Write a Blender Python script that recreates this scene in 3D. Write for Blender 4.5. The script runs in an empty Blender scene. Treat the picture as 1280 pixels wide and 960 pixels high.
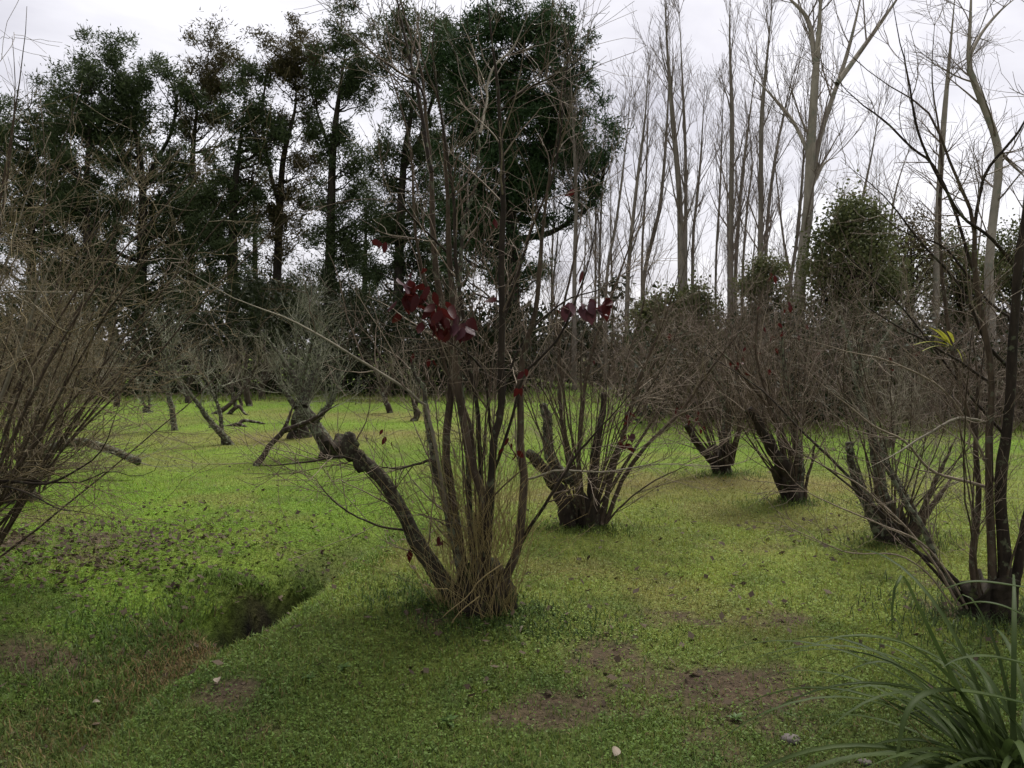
import bpy, math
import numpy as np
from mathutils import Vector

# ------------------------------------------------------------------ camera, sky, sun, exposure
scene = bpy.context.scene
COL = scene.collection
R = math.radians
F = 1000.0                                   # focal length in photo pixels (1280 wide)
PITCH = math.atan(40 / F)                    # looking very slightly down
CAM = np.array([0.0, 0.0, 1.6])
cam_d = bpy.data.cameras.new('camera'); cam = bpy.data.objects.new('camera', cam_d); COL.objects.link(cam)
cam.location = CAM; cam.rotation_euler = (R(90) - PITCH, 0, 0)
cam_d.sensor_width = 36; cam_d.lens = 36 * F / 1280; cam_d.clip_start = 0.05; cam_d.clip_end = 3000
scene.camera = cam

SUN_EL, SUN_AZ = R(58), R(28)                # azimuth measured from +Y towards +X
world = bpy.data.worlds.new('World'); scene.world = world; world.use_nodes = True
nt = world.node_tree; nt.nodes.clear()
def N(tree, kind, **kw):
    n = tree.nodes.new(kind)
    for k, v in kw.items():
        if k in n.inputs: n.inputs[k].default_value = v
        else: setattr(n, k, v)
    return n
out = N(nt, 'ShaderNodeOutputWorld')
sky = N(nt, 'ShaderNodeTexSky', sky_type='NISHITA', sun_disc=False, sun_elevation=SUN_EL, sun_rotation=SUN_AZ, air_density=1.0, dust_density=3.0)
bg_sky = N(nt, 'ShaderNodeBackground', Strength=0.05); nt.links.new(sky.outputs[0], bg_sky.inputs[0])
tc = N(nt, 'ShaderNodeTexCoord')
sep = N(nt, 'ShaderNodeSeparateXYZ'); nt.links.new(tc.outputs['Generated'], sep.inputs[0])
# cloud layer: project the direction onto a plane overhead so that clouds flatten towards the horizon
zmax = N(nt, 'ShaderNodeMath', operation='MAXIMUM'); nt.links.new(sep.outputs[2], zmax.inputs[0]); zmax.inputs[1].default_value = 0.0
zadd = N(nt, 'ShaderNodeMath', operation='ADD'); nt.links.new(zmax.outputs[0], zadd.inputs[0]); zadd.inputs[1].default_value = 0.22
dv = N(nt, 'ShaderNodeVectorMath', operation='SCALE'); nt.links.new(tc.outputs['Generated'], dv.inputs[0])
inv = N(nt, 'ShaderNodeMath', operation='DIVIDE'); inv.inputs[0].default_value = 1.0; nt.links.new(zadd.outputs[0], inv.inputs[1]); nt.links.new(inv.outputs[0], dv.inputs['Scale'])
cn = N(nt, 'ShaderNodeTexNoise', Scale=1.25, Detail=6.0, Roughness=0.55, Distortion=0.4); nt.links.new(dv.outputs[0], cn.inputs['Vector'])
cr = N(nt, 'ShaderNodeValToRGB'); nt.links.new(cn.outputs['Fac'], cr.inputs[0])
cr.color_ramp.elements[0].position = 0.30; cr.color_ramp.elements[0].color = (0.56, 0.54, 0.60, 1)
cr.color_ramp.elements[1].position = 0.62; cr.color_ramp.elements[1].color = (0.98, 0.96, 1.0, 1)
bg_cl = N(nt, 'ShaderNodeBackground', Strength=0.285); nt.links.new(cr.outputs[0], bg_cl.inputs[0])
mx = N(nt, 'ShaderNodeMixShader'); mx.inputs[0].default_value = 0.9
nt.links.new(bg_sky.outputs[0], mx.inputs[1]); nt.links.new(bg_cl.outputs[0], mx.inputs[2]); nt.links.new(mx.outputs[0], out.inputs[0])

sun_d = bpy.data.lights.new('sun', 'SUN'); sun = bpy.data.objects.new('sun', sun_d); COL.objects.link(sun)
sun_d.energy = 1.5; sun_d.angle = R(22); sun_d.color = (1.0, 0.965, 0.91)
sun.rotation_euler = (R(90) - SUN_EL, 0, math.pi - SUN_AZ)
scene.view_settings.view_transform = 'Standard'; scene.view_settings.look = 'None'
scene.view_settings.exposure = 1.95; scene.view_settings.gamma = 1.0; scene.view_settings.use_curve_mapping = False
scene.cycles.max_bounces = 4; scene.cycles.diffuse_bounces = 2; scene.cycles.glossy_bounces = 1; scene.cycles.use_adaptive_sampling = True; scene.cycles.adaptive_threshold = 0.02
scene.cycles.transparent_max_bounces = 4; scene.cycles.use_denoising = True; scene.cycles.denoiser = 'OPENIMAGEDENOISE'; scene.cycles.denoising_input_passes = 'RGB_ALBEDO_NORMAL'; scene.cycles.denoising_prefilter = 'ACCURATE'

# ------------------------------------------------------------------ numeric helpers
def nrm(v): return v / np.maximum(np.linalg.norm(v, axis=-1, keepdims=True), 1e-9)
_T = np.random.default_rng(11).random((256, 256))
def vnoise(x, y):
    xi = np.floor(x).astype(int); yi = np.floor(y).astype(int); fx = x - xi; fy = y - yi
    fx = fx * fx * (3 - 2 * fx); fy = fy * fy * (3 - 2 * fy)
    a = _T[xi & 255, yi & 255]; b = _T[(xi + 1) & 255, yi & 255]; c = _T[xi & 255, (yi + 1) & 255]; d = _T[(xi + 1) & 255, (yi + 1) & 255]
    return (a * (1 - fx) + b * fx) * (1 - fy) + (c * (1 - fx) + d * fx) * fy
def fbm(x, y, s, o=4):
    v = 0; a = 0.5; t = 0
    for i in range(o):
        v = v + a * vnoise(x * s + 17.3 * i, y * s + 5.1 * i); t += a; a *= 0.55; s *= 2.05
    return v / t
def sstep(a, b, x):
    t = np.clip((x - a) / (b - a), 0, 1); return t * t * (3 - 2 * t)
def blob(x, y, cx, cy, rx, ry): return np.exp(-((x - cx) / rx) ** 2 - ((y - cy) / ry) ** 2)

_DY = [0, 2.5, 3.4, 4.0, 4.8, 5.6, 6.6, 8, 10]
_DX = [-2.3, -1.98, -1.84, -1.78, -1.58, -1.44, -1.2, -0.85, -0.4]
_DD = ([0, 2, 2.8, 3.6, 4.4, 5.0, 5.8, 7, 9, 10], [0, .06, .18, .36, .54, .60, .52, .34, .08, 0])
def ditch_s(x, y): return x - np.interp(y, _DY, _DX) - 0.07 * np.sin(y * 3.1) - 0.16 * (fbm(x, y, 1.7, 2) - .5)
def hole(x, y): u = (x + 1.74) * .525 + (y - 5.76) * .851; v = -(x + 1.74) * .851 + (y - 5.76) * .525; return np.exp(-np.abs(u / .42) ** 6 - np.abs(v / .24) ** 6)
def gz(x, y):
    x = np.asarray(x, float); y = np.asarray(y, float)
    s = ditch_s(x, y); d = np.interp(y, *_DD)
    w = np.where(s > 0, 0.22, 0.9)
    z = -d * np.exp(-(np.abs(s) / w) ** 1.8)
    z += 0.16 * np.exp(-((s - 0.72) / 0.6) ** 2) * sstep(2, 4, y) * (1 - sstep(6, 9, y))
    z += 0.05 * blob(x, y, -0.2, 4.7, 0.6, 0.6)
    z -= 0.85 * hole(x, y); z += .10 * blob(x, y, -2.0, 5.98, .3, .2)
    near = np.clip(1 - np.hypot(x, y) / 60, 0, 1)
    z += near * (0.10 * (fbm(x, y, 0.35, 2) - 0.5) + 0.035 * (fbm(x + 9, y, 1.6, 3) - 0.5))
    far = sstep(60, 300, np.hypot(x, y)); return z + far * 1.5 * (fbm(x, y, 0.01, 2) - .5)
def ray(px, py):
    u, v = (px - 640) / F, (480 - py) / F
    return np.array([u, v * math.sin(PITCH) + math.cos(PITCH), v * math.cos(PITCH) - math.sin(PITCH)])
def at(px, py, Y):                              # the point of this sight line that lies Y metres ahead
    d = ray(px, py); return CAM + d * (Y / d[1])
def onground(px, py):
    d = ray(px, py); ts = np.linspace(1.5, 60, 6000); p = CAM + d * ts[:, None]
    k = np.argmax(p[:, 2] <= gz(p[:, 0], p[:, 1])); q = p[k]; return np.array([q[0], q[1], float(gz(q[0], q[1]))])
def base_at(px, Y):                             # foot on the ground straight below the pixel column px, Y metres ahead
    x = (px - 640) / F * Y; return np.array([x, Y, float(gz(x, Y))])

# ------------------------------------------------------------------ mesh helpers
def mesh_from(name, V, faces, nper, mats=None, midx=None, smooth=True, col=None):
    """V (n,3), faces list of (m,k) int arrays"""
    me = bpy.data.meshes.new(name); V = np.asarray(V, np.float32)
    me.vertices.add(len(V)); me.vertices.foreach_set('co', V.ravel())
    loops = np.concatenate([f.ravel() for f in faces]).astype(np.int32)
    sizes = np.concatenate([np.full(len(f), f.shape[1]) for f in faces]).astype(np.int32)
    starts = np.concatenate([[0], np.cumsum(sizes)[:-1]]).astype(np.int32)
    me.loops.add(len(loops)); me.loops.foreach_set('vertex_index', loops)
    me.polygons.add(len(sizes)); me.polygons.foreach_set('loop_start', starts)
    me.polygons.foreach_set('use_smooth', np.full(len(sizes), smooth))
    if midx is not None: me.polygons.foreach_set('material_index', np.asarray(midx, np.int32))
    for m in (mats or []): me.materials.append(m)
    if col is not None:
        a = me.color_attributes.new('tint', 'FLOAT_COLOR', 'POINT')
        c = np.ones((len(V), 4), np.float32); c[:, :3] = col; a.data.foreach_set('color', c.ravel())
    me.update(); return me
def tubes(batches, name, mat, seed=0, rough=0.0):
    rg = np.random.default_rng(seed); Vs, Fs, off = [], [], 0
    for P, Rr, k in batches:
        M, n, _ = P.shape
        if M == 0: continue
        T = np.empty_like(P); T[:, 1:-1] = P[:, 2:] - P[:, :-2]; T[:, 0] = P[:, 1] - P[:, 0]; T[:, -1] = P[:, -1] - P[:, -2]; T = nrm(T)
        mean = np.abs(nrm(P[:, -1] - P[:, 0])); ref = np.eye(3)[np.argmin(mean, axis=1)][:, None, :]
        U = nrm(np.cross(T, np.broadcast_to(ref, T.shape))); W = np.cross(T, U)
        a = np.arange(k) * 2 * math.pi / k
        rr = Rr[:, :, None] * np.ones(k)
        if rough:
            nz = rg.normal(0, 1, (M, n, k)); nz = (nz + np.roll(nz, 1, 2) + np.roll(nz, -1, 2)) / 2; nz[:, 1:-1] = (nz[:, 1:-1] * 2 + nz[:, 2:] + nz[:, :-2]) / 3
            rr = rr * (1 + rough * np.clip(nz, -1.8, 1.8))
        ring = P[:, :, None, :] + rr[..., None] * (np.cos(a)[:, None] * U[:, :, None, :] + np.sin(a)[:, None] * W[:, :, None, :])
        Vs.append(ring.reshape(-1, 3))
        b = off + (np.arange(M)[:, None, None] * n + np.arange(n - 1)[None, :, None]) * k
        j = np.arange(k)[None, None, :]; j2 = (j + 1) % k
        q = np.stack([b + j, b + j2, b + k + j2, b + k + j], -1).reshape(-1, 4); Fs.append(q)
        if k >= 5:                                          # close thick ends
            e = off + (np.arange(M)[:, None] * n + n - 1) * k + np.arange(k); Fs.append(e)
        off += M * n * k
    return mesh_from(name, np.concatenate(Vs), Fs, 4, [mat])
def spline(pts, n):
    p = np.asarray(pts, float); m = len(p)
    if m == 2: t = np.linspace(0, 1, n)[:, None]; return p[0] * (1 - t) + p[1] * t
    q = np.vstack([2 * p[0] - p[1], p, 2 * p[-1] - p[-2]])
    seg = np.concatenate([[0], np.cumsum(np.linalg.norm(np.diff(p[:, :3], axis=0), axis=1))]); u = np.linspace(0, seg[-1], n)
    i = np.clip(np.searchsorted(seg, u, 'right') - 1, 0, m - 2); t = ((u - seg[i]) / np.maximum(seg[i + 1] - seg[i], 1e-6))[:, None]
    a, b, c, d = q[i], q[i + 1], q[i + 2], q[i + 3]
    return 0.5 * (2 * b + (c - a) * t + (2 * a - 5 * b + 4 * c - d) * t * t + (3 * b - a - 3 * c + d) * t ** 3)
def grow(rg, start, d, L, npts, up=0.05, wander=0.12, r0=0.01, r1=0.002, ups=None):
    M = len(start); P = np.empty((M, npts, 3)); P[:, 0] = start; d = nrm(d); L = np.broadcast_to(L, (M,))[:, None] / (npts - 1)
    for i in range(1, npts):
        d = nrm(d + rg.normal(0, wander, (M, 3)) + np.array([0, 0, 1.0]) * up); P[:, i] = P[:, i - 1] + d * L
    t = np.linspace(0, 1, npts)[None]; r0 = np.broadcast_to(r0, (M,))[:, None]; return P, r0 * (1 - t) + np.minimum(r1, r0) * t
def kids(rg, P, Rr, per, t0, t1, ang, L, npts, up=0.05, wander=0.12, ratio=0.6, r1=0.002, rmin=0.002, rmax=9, shrink=0.5, flat=0.0):
    M, n, _ = P.shape; idx = np.repeat(np.arange(M), per); K = len(idx)
    t = rg.uniform(t0, t1, K); f = t * (n - 1); i = np.minimum(f.astype(int), n - 2); fr = (f - i)[:, None]
    s = P[idx, i] * (1 - fr) + P[idx, i + 1] * fr; tg = nrm(P[idx, i + 1] - P[idx, i])
    rp = Rr[idx, i] * (1 - fr[:, 0]) + Rr[idx, i + 1] * fr[:, 0]
    v = rg.normal(0, 1, (K, 3)); v[:, 2] *= (1 - flat); v = nrm(v - (v * tg).sum(1, keepdims=True) * tg)
    a = rg.uniform(ang[0], ang[1], K)[:, None]
    d = np.cos(a) * tg + np.sin(a) * v
    ln = rg.uniform(L[0], L[1], K) * (1 - shrink * t)
    r0 = np.clip(rp * ratio * rg.uniform(.7, 1.1, K), rmin, rmax)
    return grow(rg, s, d, ln, npts, up, wander, r0, r1)
def ends(P, Rr, rg, per, t0=0.4):                 # random points and directions along branches, for leaves
    M, n, _ = P.shape; idx = np.repeat(np.arange(M), per); f = rg.uniform(t0, 1, len(idx)) * (n - 1.001); i = f.astype(int); fr = (f - i)[:, None]
    return P[idx, i] * (1 - fr) + P[idx, i + 1] * fr, nrm(P[idx, i + 1] - P[idx, i])
def leaf_cards(C, D, Nn, ln, wd, name, mat, col=None, tri=False):
    D = nrm(D); S = nrm(np.cross(D, Nn)); K = len(C); ln = np.broadcast_to(ln, (K,))[:, None]; wd = np.broadcast_to(wd, (K,))[:, None]
    if tri:
        V = np.stack([C - S * wd * .5, C + S * wd * .5, C + D * ln], 1).reshape(-1, 3)
        return mesh_from(name, V, [np.arange(3 * K).reshape(-1, 3)], 3, [mat], smooth=False, col=None if col is None else np.repeat(col, 3, 0))
    V = np.stack([C, C + D * ln * .45 + S * wd * .5, C + D * ln, C + D * ln * .45 - S * wd * .5], 1).reshape(-1, 3)
    return mesh_from(name, V, [np.arange(4 * K).reshape(-1, 4)], 4, [mat], smooth=False, col=None if col is None else np.repeat(col, 4, 0))

# ------------------------------------------------------------------ object helpers
def thing(name, label, cat, loc, group=None):
    o = bpy.data.objects.new(name, None); COL.objects.link(o); o.location = loc; o.empty_display_size = 0.1
    o['label'] = label; o['category'] = cat
    if group: o['group'] = group
    return o
def part(name, me, parent, kind=None, label=None):
    o = bpy.data.objects.new(name, me); COL.objects.link(o); o.parent = parent
    if kind: o['kind'] = kind
    if label: o['label'] = label
    return o
def top(name, me, loc=(0, 0, 0), label=None, cat=None, group=None, kind=None):
    o = bpy.data.objects.new(name, me); COL.objects.link(o); o.location = loc
    for k, v in (('label', label), ('category', cat), ('group', group), ('kind', kind)):
        if v: o[k] = v
    return o

# ------------------------------------------------------------------ materials
def mat_new(name):
    m = bpy.data.materials.new(name); m.use_nodes = True; t = m.node_tree; t.nodes.clear()
    o = N(t, 'ShaderNodeOutputMaterial'); b = N(t, 'ShaderNodeBsdfPrincipled'); t.links.new(b.outputs[0], o.inputs[0])
    b.inputs['Roughness'].default_value = 0.85; b.inputs['Specular IOR Level'].default_value = 0.12
    return m, t, b, o
def noise(t, scale, detail=4, rough=0.6, coord='Object', stretch=None):
    c = N(t, 'ShaderNodeTexCoord'); n = N(t, 'ShaderNodeTexNoise', Scale=scale, Detail=detail, Roughness=rough)
    if stretch:
        mp = N(t, 'ShaderNodeMapping'); mp.inputs['Scale'].default_value = stretch; t.links.new(c.outputs[coord], mp.inputs[0]); t.links.new(mp.outputs[0], n.inputs['Vector'])
    else: t.links.new(c.outputs[coord], n.inputs['Vector'])
    return n
def ramp(t, src, stops):
    r = N(t, 'ShaderNodeValToRGB'); t.links.new(src, r.inputs[0]); e = r.color_ramp.elements
    while len(e) < len(stops): e.new(0.5)
    for q, (p, c) in zip(e, stops): q.position = p; q.color = (*c, 1)
    return r
def mix(t, fac, a, b):
    m = N(t, 'ShaderNodeMix', data_type='RGBA')
    for s, v in ((0, fac), (6, a), (7, b)):
        if hasattr(v, 'links') or hasattr(v, 'is_linked'): t.links.new(v, m.inputs[s])
        elif s == 0: m.inputs[0].default_value = v
        else: m.inputs[s].default_value = (*v, 1)
    return m.outputs[2]
def bark(name, dark, light, lichen=None, amount=0.5, scale=14, lscale=9, bump=0.6, vert=0.25):
    m, t, b, o = mat_new(name)
    n = noise(t, scale, 6, .7, stretch=(1, 1, vert)); c = ramp(t, n.outputs[0], [(.32, dark), (.68, light)]).outputs[0]
    if lichen is not None:
        ln = noise(t, lscale, 5, .65); lr = ramp(t, ln.outputs[0], [(.60 - amount * .25, (0, 0, 0)), (.66 - amount * .2, (1, 1, 1))])
        c = mix(t, lr.outputs[0], c, lichen)
    t.links.new(c, b.inputs['Base Color'])
    bp = N(t, 'ShaderNodeBump', Strength=bump, Distance=0.01); t.links.new(n.outputs[0], bp.inputs['Height']); t.links.new(bp.outputs[0], b.inputs['Normal'])
    return m
def twig_mat(name, cols, spec=0.15):
    m, t, b, o = mat_new(name); g = N(t, 'ShaderNodeNewGeometry')
    k = len(cols); r = ramp(t, g.outputs['Random Per Island'], [(i / max(k - 1, 1), c) for i, c in enumerate(cols)])
    n = noise(t, 25, 2); c = mix(t, n.outputs[0], r.outputs[0], tuple(v * .6 for v in cols[0])); t.links.new(c, b.inputs['Base Color'])
    b.inputs['Roughness'].default_value = .7; b.inputs['Specular IOR Level'].default_value = spec
    return m
def leaf_mat(name, cols, trans=0.35, rough=.55, attr=False, nscale=0.5, spec=.12):
    m, t, b, o = mat_new(name); g = N(t, 'ShaderNodeNewGeometry')
    if attr: at_ = N(t, 'ShaderNodeAttribute', attribute_name='tint'); c = at_.outputs['Color']
    else:
        k = len(cols); r = ramp(t, g.outputs['Random Per Island'], [(i / max(k - 1, 1), c_) for i, c_ in enumerate(cols)])
        n = noise(t, nscale, 3); rr = ramp(t, n.outputs[0], [(.35, tuple(v * .75 for v in cols[0])), (.65, cols[-1])]); c = mix(t, .45, r.outputs[0], rr.outputs[0])
    t.links.new(c, b.inputs['Base Color']); b.inputs['Roughness'].default_value = rough; b.inputs['Specular IOR Level'].default_value = spec
    tr = N(t, 'ShaderNodeBsdfTranslucent'); t.links.new(c, tr.inputs[0]); ms = N(t, 'ShaderNodeMixShader'); ms.inputs[0].default_value = trans
    t.links.new(b.outputs[0], ms.inputs[1]); t.links.new(tr.outputs[0], ms.inputs[2]); t.links.new(ms.outputs[0], o.inputs[0])
    return m

M = {}
M['lichen_bark'] = bark('lichen_bark', (.022, .018, .013), (.065, .055, .04), (.125, .135, .085), .42, 16, 24)
M['mossy_limb'] = bark('mossy_limb', (.014, .011, .008), (.045, .037, .026), (.085, .092, .05), .30, 20, 38, 1.0)
M['dark_bark'] = bark('dark_bark', (.013, .010, .008), (.045, .034, .024), (.08, .085, .05), .10, 18, 16)
M['brown_bark'] = bark('brown_bark', (.028, .020, .014), (.095, .07, .047), (.10, .10, .065), .15, 22, 20)
M['mossy_stump'] = bark('mossy_stump', (.008, .0065, .005), (.035, .027, .018), (.040, .045, .016), .2, 14, 9, 1.0)
M['pale_bark'] = bark('pale_bark', (.16, .14, .11), (.31, .275, .22), (.17, .17, .13), .2, 3, 2, .4, .4)
M['grey_bark'] = bark('grey_bark', (.11, .095, .075), (.23, .20, .165), None, 0, 4, 2, .4, .3)
M['conifer_bark'] = bark('conifer_bark', (.016, .013, .010), (.055, .044, .034), None, 0, 4, 2, .6, .2)
M['dead_wood'] = bark('dead_wood', (.020, .015, .011), (.06, .045, .032), (.15, .15, .11), .2, 12, 8)
M['twig'] = twig_mat('plum_twig', [(0.098, 0.069, 0.048), (0.195, 0.146, 0.104), (0.342, 0.285, 0.203), (0.138, 0.098, 0.070)])
M['twig_pale'] = twig_mat('pale_twig', [(0.144, 0.122, 0.086), (0.287, 0.259, 0.187), (0.216, 0.187, 0.129)])
M['twig_lichen'] = twig_mat('lichen_twig', [(0.193, 0.193, 0.131), (0.297, 0.297, 0.219), (0.122, 0.109, 0.079)])
M['twig_yellow'] = twig_mat('yellowish_twig', [(0.128, 0.098, 0.051), (0.230, 0.183, 0.085), (0.076, 0.058, 0.038), (0.255, 0.221, 0.145), (0.145, 0.106, 0.064)])
M['twig_poplar'] = twig_mat('poplar_twig', [(0.158, 0.128, 0.103), (0.268, 0.218, 0.179), (0.206, 0.166, 0.135)])
M['brush'] = twig_mat('brush_twig', [(0.107, 0.079, 0.060), (0.201, 0.151, 0.112), (0.144, 0.105, 0.084), (0.245, 0.194, 0.136)])
M['straw'] = twig_mat('dry_straw', [(.28, .215, .09), (.17, .13, .05), (.36, .28, .14), (.19, .17, .06)])
M['lichen'] = leaf_mat('lichen_flakes', [(.13, .14, .095), (.19, .20, .145), (.085, .095, .06)], .1, .9, nscale=9)
M['needles'] = leaf_mat('conifer_needles', [(0.031, 0.049, 0.020), (0.052, 0.075, 0.029), (0.072, 0.093, 0.037)], .25, .6)
M['needles_brown'] = leaf_mat('browning_needles', [(0.051, 0.054, 0.020), (0.074, 0.066, 0.028), (0.095, 0.071, 0.036)], .25, .6)
M['needles_deep'] = leaf_mat('deep_green_needles', [(0.020, 0.041, 0.017), (0.032, 0.065, 0.022), (0.049, 0.084, 0.029)], .2, .5)
M['evergreen'] = leaf_mat('evergreen_leaf', [(0.045, 0.057, 0.024), (0.090, 0.108, 0.042), (0.143, 0.150, 0.057)], .3, .5)
M['undergrowth'] = leaf_mat('undergrowth_leaf', [(0.011, 0.016, 0.007), (0.020, 0.029, 0.011), (0.029, 0.035, 0.013)], .2, .6)
M['red_leaf'] = leaf_mat('red_leaf', [(0.036, 0.006, 0.006), (0.080, 0.011, 0.008), (0.024, 0.007, 0.008)], .4, .45, nscale=12)
M['purple_leaf'] = leaf_mat('purple_leaf', [(.055, .022, .028), (.085, .035, .042), (.05, .018, .02)], .3, .4, nscale=12)
M['dry_leaf'] = leaf_mat('dry_leaf', [(0.038, 0.026, 0.017), (0.064, 0.045, 0.028), (0.022, 0.016, 0.011), (0.120, 0.094, 0.064)], .2, .8, nscale=3)
M['pale_leaf'] = leaf_mat('pale_leaf', [(.24, .20, .15), (.18, .145, .11), (.29, .25, .20)], .2, .7, nscale=3)
M['strap_leaf'] = leaf_mat('strap_leaf', [(.022, .042, .010), (.040, .062, .016), (.066, .09, .028)], .3, .55, nscale=4, spec=.08)
M['yellow_leaf'] = leaf_mat('yellow_leaf', [(.32, .33, .04), (.42, .40, .06)], .4, .5)
M['grass'] = leaf_mat('grass', None, .35, .55, attr=True)

# ------------------------------------------------------------------ the ground and what grows on it
def bare(x, y):                                  # 0 = turf, 1 = bare soil
    n = fbm(x, y, 2.3, 4); n2 = fbm(x + 31, y + 7, 5.5, 3)
    m = 0.85 * blob(x, y, .97, 3.7, .36, .45) + .3 * blob(x, y, .45, 4.1, .3, .28) + .4 * blob(x, y, 1.25, 4.7, .5, .4) + .25 * blob(x, y, .2, 3.6, .5, .5)
    m += .8 * blob(x, y, -2.75, 4.5, .55, .35) + .75 * blob(x, y, -2.15, 5.15, .45, .3) + .6 * blob(x, y, -2.0, 4.7, .3, .25) + .25 * blob(x, y, -1.05, 3.35, .3, .3)
    m += .42 * blob(x, y, -3.8, 6.3, 1.1, .6) + .5 * blob(x, y, -2.3, 3.6, .5, .5) + .35 * blob(x, y, 2.3, 5.3, .9, .5)
    m += 1.2 * blob(x, y, -1.74, 5.76, .30, .3) + .5 * blob(x, y, -.2, 4.6, .35, .3) + .8 * sstep(15, 21, y + .35 * x - 2) * sstep(2, 6, x)
    for sx, sy in ((.67, 7.25), (2.79, 10.4), (2.99, 8.5), (3.24, 6.75), (2.92, 4.85)): m += .55 * blob(x, y, sx, sy, .42, .32)
    m += .45 * sstep(.52, .75, n)
    n5 = fbm(x + 55, y + 61, 13.0, 3); return np.clip(sstep(.30, .85, m * (.25 + .7 * n2 + .6 * n5) + .35 * (n - .5)), 0, 1)
def turf_rgb(x, y):
    s = ditch_s(x, y); n = fbm(x, y, .9, 4)[:, None]; n3 = fbm(x + 3, y + 50, 3.2, 3)[:, None]
    moss = np.array([.178, .218, .044]); green = np.array([.148, .242, .028]); deep = np.array([.062, .096, .022]); tan = np.array([.215, .190, .065])
    right = (sstep(-.05, .35, s) * (1 - sstep(7.5, 13, y)))[:, None]
    c = green * (1 + .08 * sstep(7, 16, y)[:, None]) * (1 - right) + moss * right
    n4 = fbm(x + 90, y + 20, .5, 3)[:, None]; c = c * (.72 + .56 * n4); lime = np.array([.19, .24, .035]); c = c + (lime - c) * (.15 + .35 * right) * sstep(.5, .7, fbm(x + 12, y + 33, 2.0, 3))[:, None]
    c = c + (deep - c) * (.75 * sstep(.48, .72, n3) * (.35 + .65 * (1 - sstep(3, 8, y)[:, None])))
    band = (blob(x, y, -4.0, 15.0, 4.5, 1.3) + .9 * blob(x, y, -3.5, 20, 4, 1.2) + .8 * blob(x, y, 3.2, 9.5, 3, .9) + .6 * blob(x, y, -5, 11.5, 1.5, .7))[:, None]
    c = c + (tan - c) * np.clip(band * 1.0 * (.3 + 1.2 * n) + .45 * sstep(.55, .75, n), 0, .85)
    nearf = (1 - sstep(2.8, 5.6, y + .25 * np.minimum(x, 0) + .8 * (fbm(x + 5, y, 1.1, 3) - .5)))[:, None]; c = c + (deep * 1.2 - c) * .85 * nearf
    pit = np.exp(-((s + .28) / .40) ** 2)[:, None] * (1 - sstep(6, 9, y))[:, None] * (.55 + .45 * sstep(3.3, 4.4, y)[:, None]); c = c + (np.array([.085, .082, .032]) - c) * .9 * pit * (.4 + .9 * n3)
    return np.clip(c, .005, 1)
def axis(lo, hi, step, far, g=1.13):
    a = list(np.arange(lo, hi, step)); d = step
    while a[-1] < far: d *= g; a.append(a[-1] + d)
    d = step; b = []
    x = lo
    while x > -far: d *= g; x -= d; b.append(x)
    return np.array(b[::-1] + a)
gx = axis(-4.5, 4.5, .065, 700); gy = axis(1.2, 9, .065, 700)
X, Y = np.meshgrid(gx, gy); nx, ny = len(gx), len(gy); xf, yf = X.ravel(), Y.ravel(); Z = gz(xf, yf)
i = (np.arange(ny - 1)[:, None] * nx + np.arange(nx - 1)).ravel(); q = np.stack([i, i + 1, i + nx + 1, i + nx], 1)
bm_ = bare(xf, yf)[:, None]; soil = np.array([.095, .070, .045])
gcol = turf_rgb(xf, yf) * .95 * (1 - bm_) + soil * bm_; wet = sstep(.03, .25, hole(xf, yf))[:, None]; gcol = gcol * (1 - wet) + np.array([.012, .010, .008]) * wet  # ground colour drops to near-black inside the hole
m, t, b, o = mat_new('turf_and_soil')
a_ = N(t, 'ShaderNodeAttribute', attribute_name='tint'); n1 = noise(t, 28, 6, .7); n2 = noise(t, 5, 5, .65)
m0 = N(t, 'ShaderNodeMix', data_type='RGBA', blend_type='MULTIPLY'); m0.inputs[0].default_value = 1.0; t.links.new(a_.outputs['Color'], m0.inputs[6]); t.links.new(ramp(t, n1.outputs[0], [(.35, (.38, .36, .36)), (.7, (1, 1, 1))]).outputs[0], m0.inputs[7]); c = m0.outputs[2]
mlt = N(t, 'ShaderNodeMix', data_type='RGBA', blend_type='MULTIPLY'); mlt.inputs[0].default_value = .6; t.links.new(c, mlt.inputs[6])
t.links.new(ramp(t, n2.outputs[0], [(.3, (.55, .55, .55)), (.7, (1.25, 1.2, 1.1))]).outputs[0], mlt.inputs[7]); t.links.new(mlt.outputs[2], b.inputs['Base Color'])
b.inputs['Roughness'].default_value = .95
bp = N(t, 'ShaderNodeBump', Strength=.9, Distance=.03); t.links.new(n1.outputs[0], bp.inputs['Height']); t.links.new(bp.outputs[0], b.inputs['Normal'])
M['ground'] = m
top('ground', mesh_from('ground', np.stack([xf, yf, Z], 1), [q], 4, [m], col=gcol), kind='structure')

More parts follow.
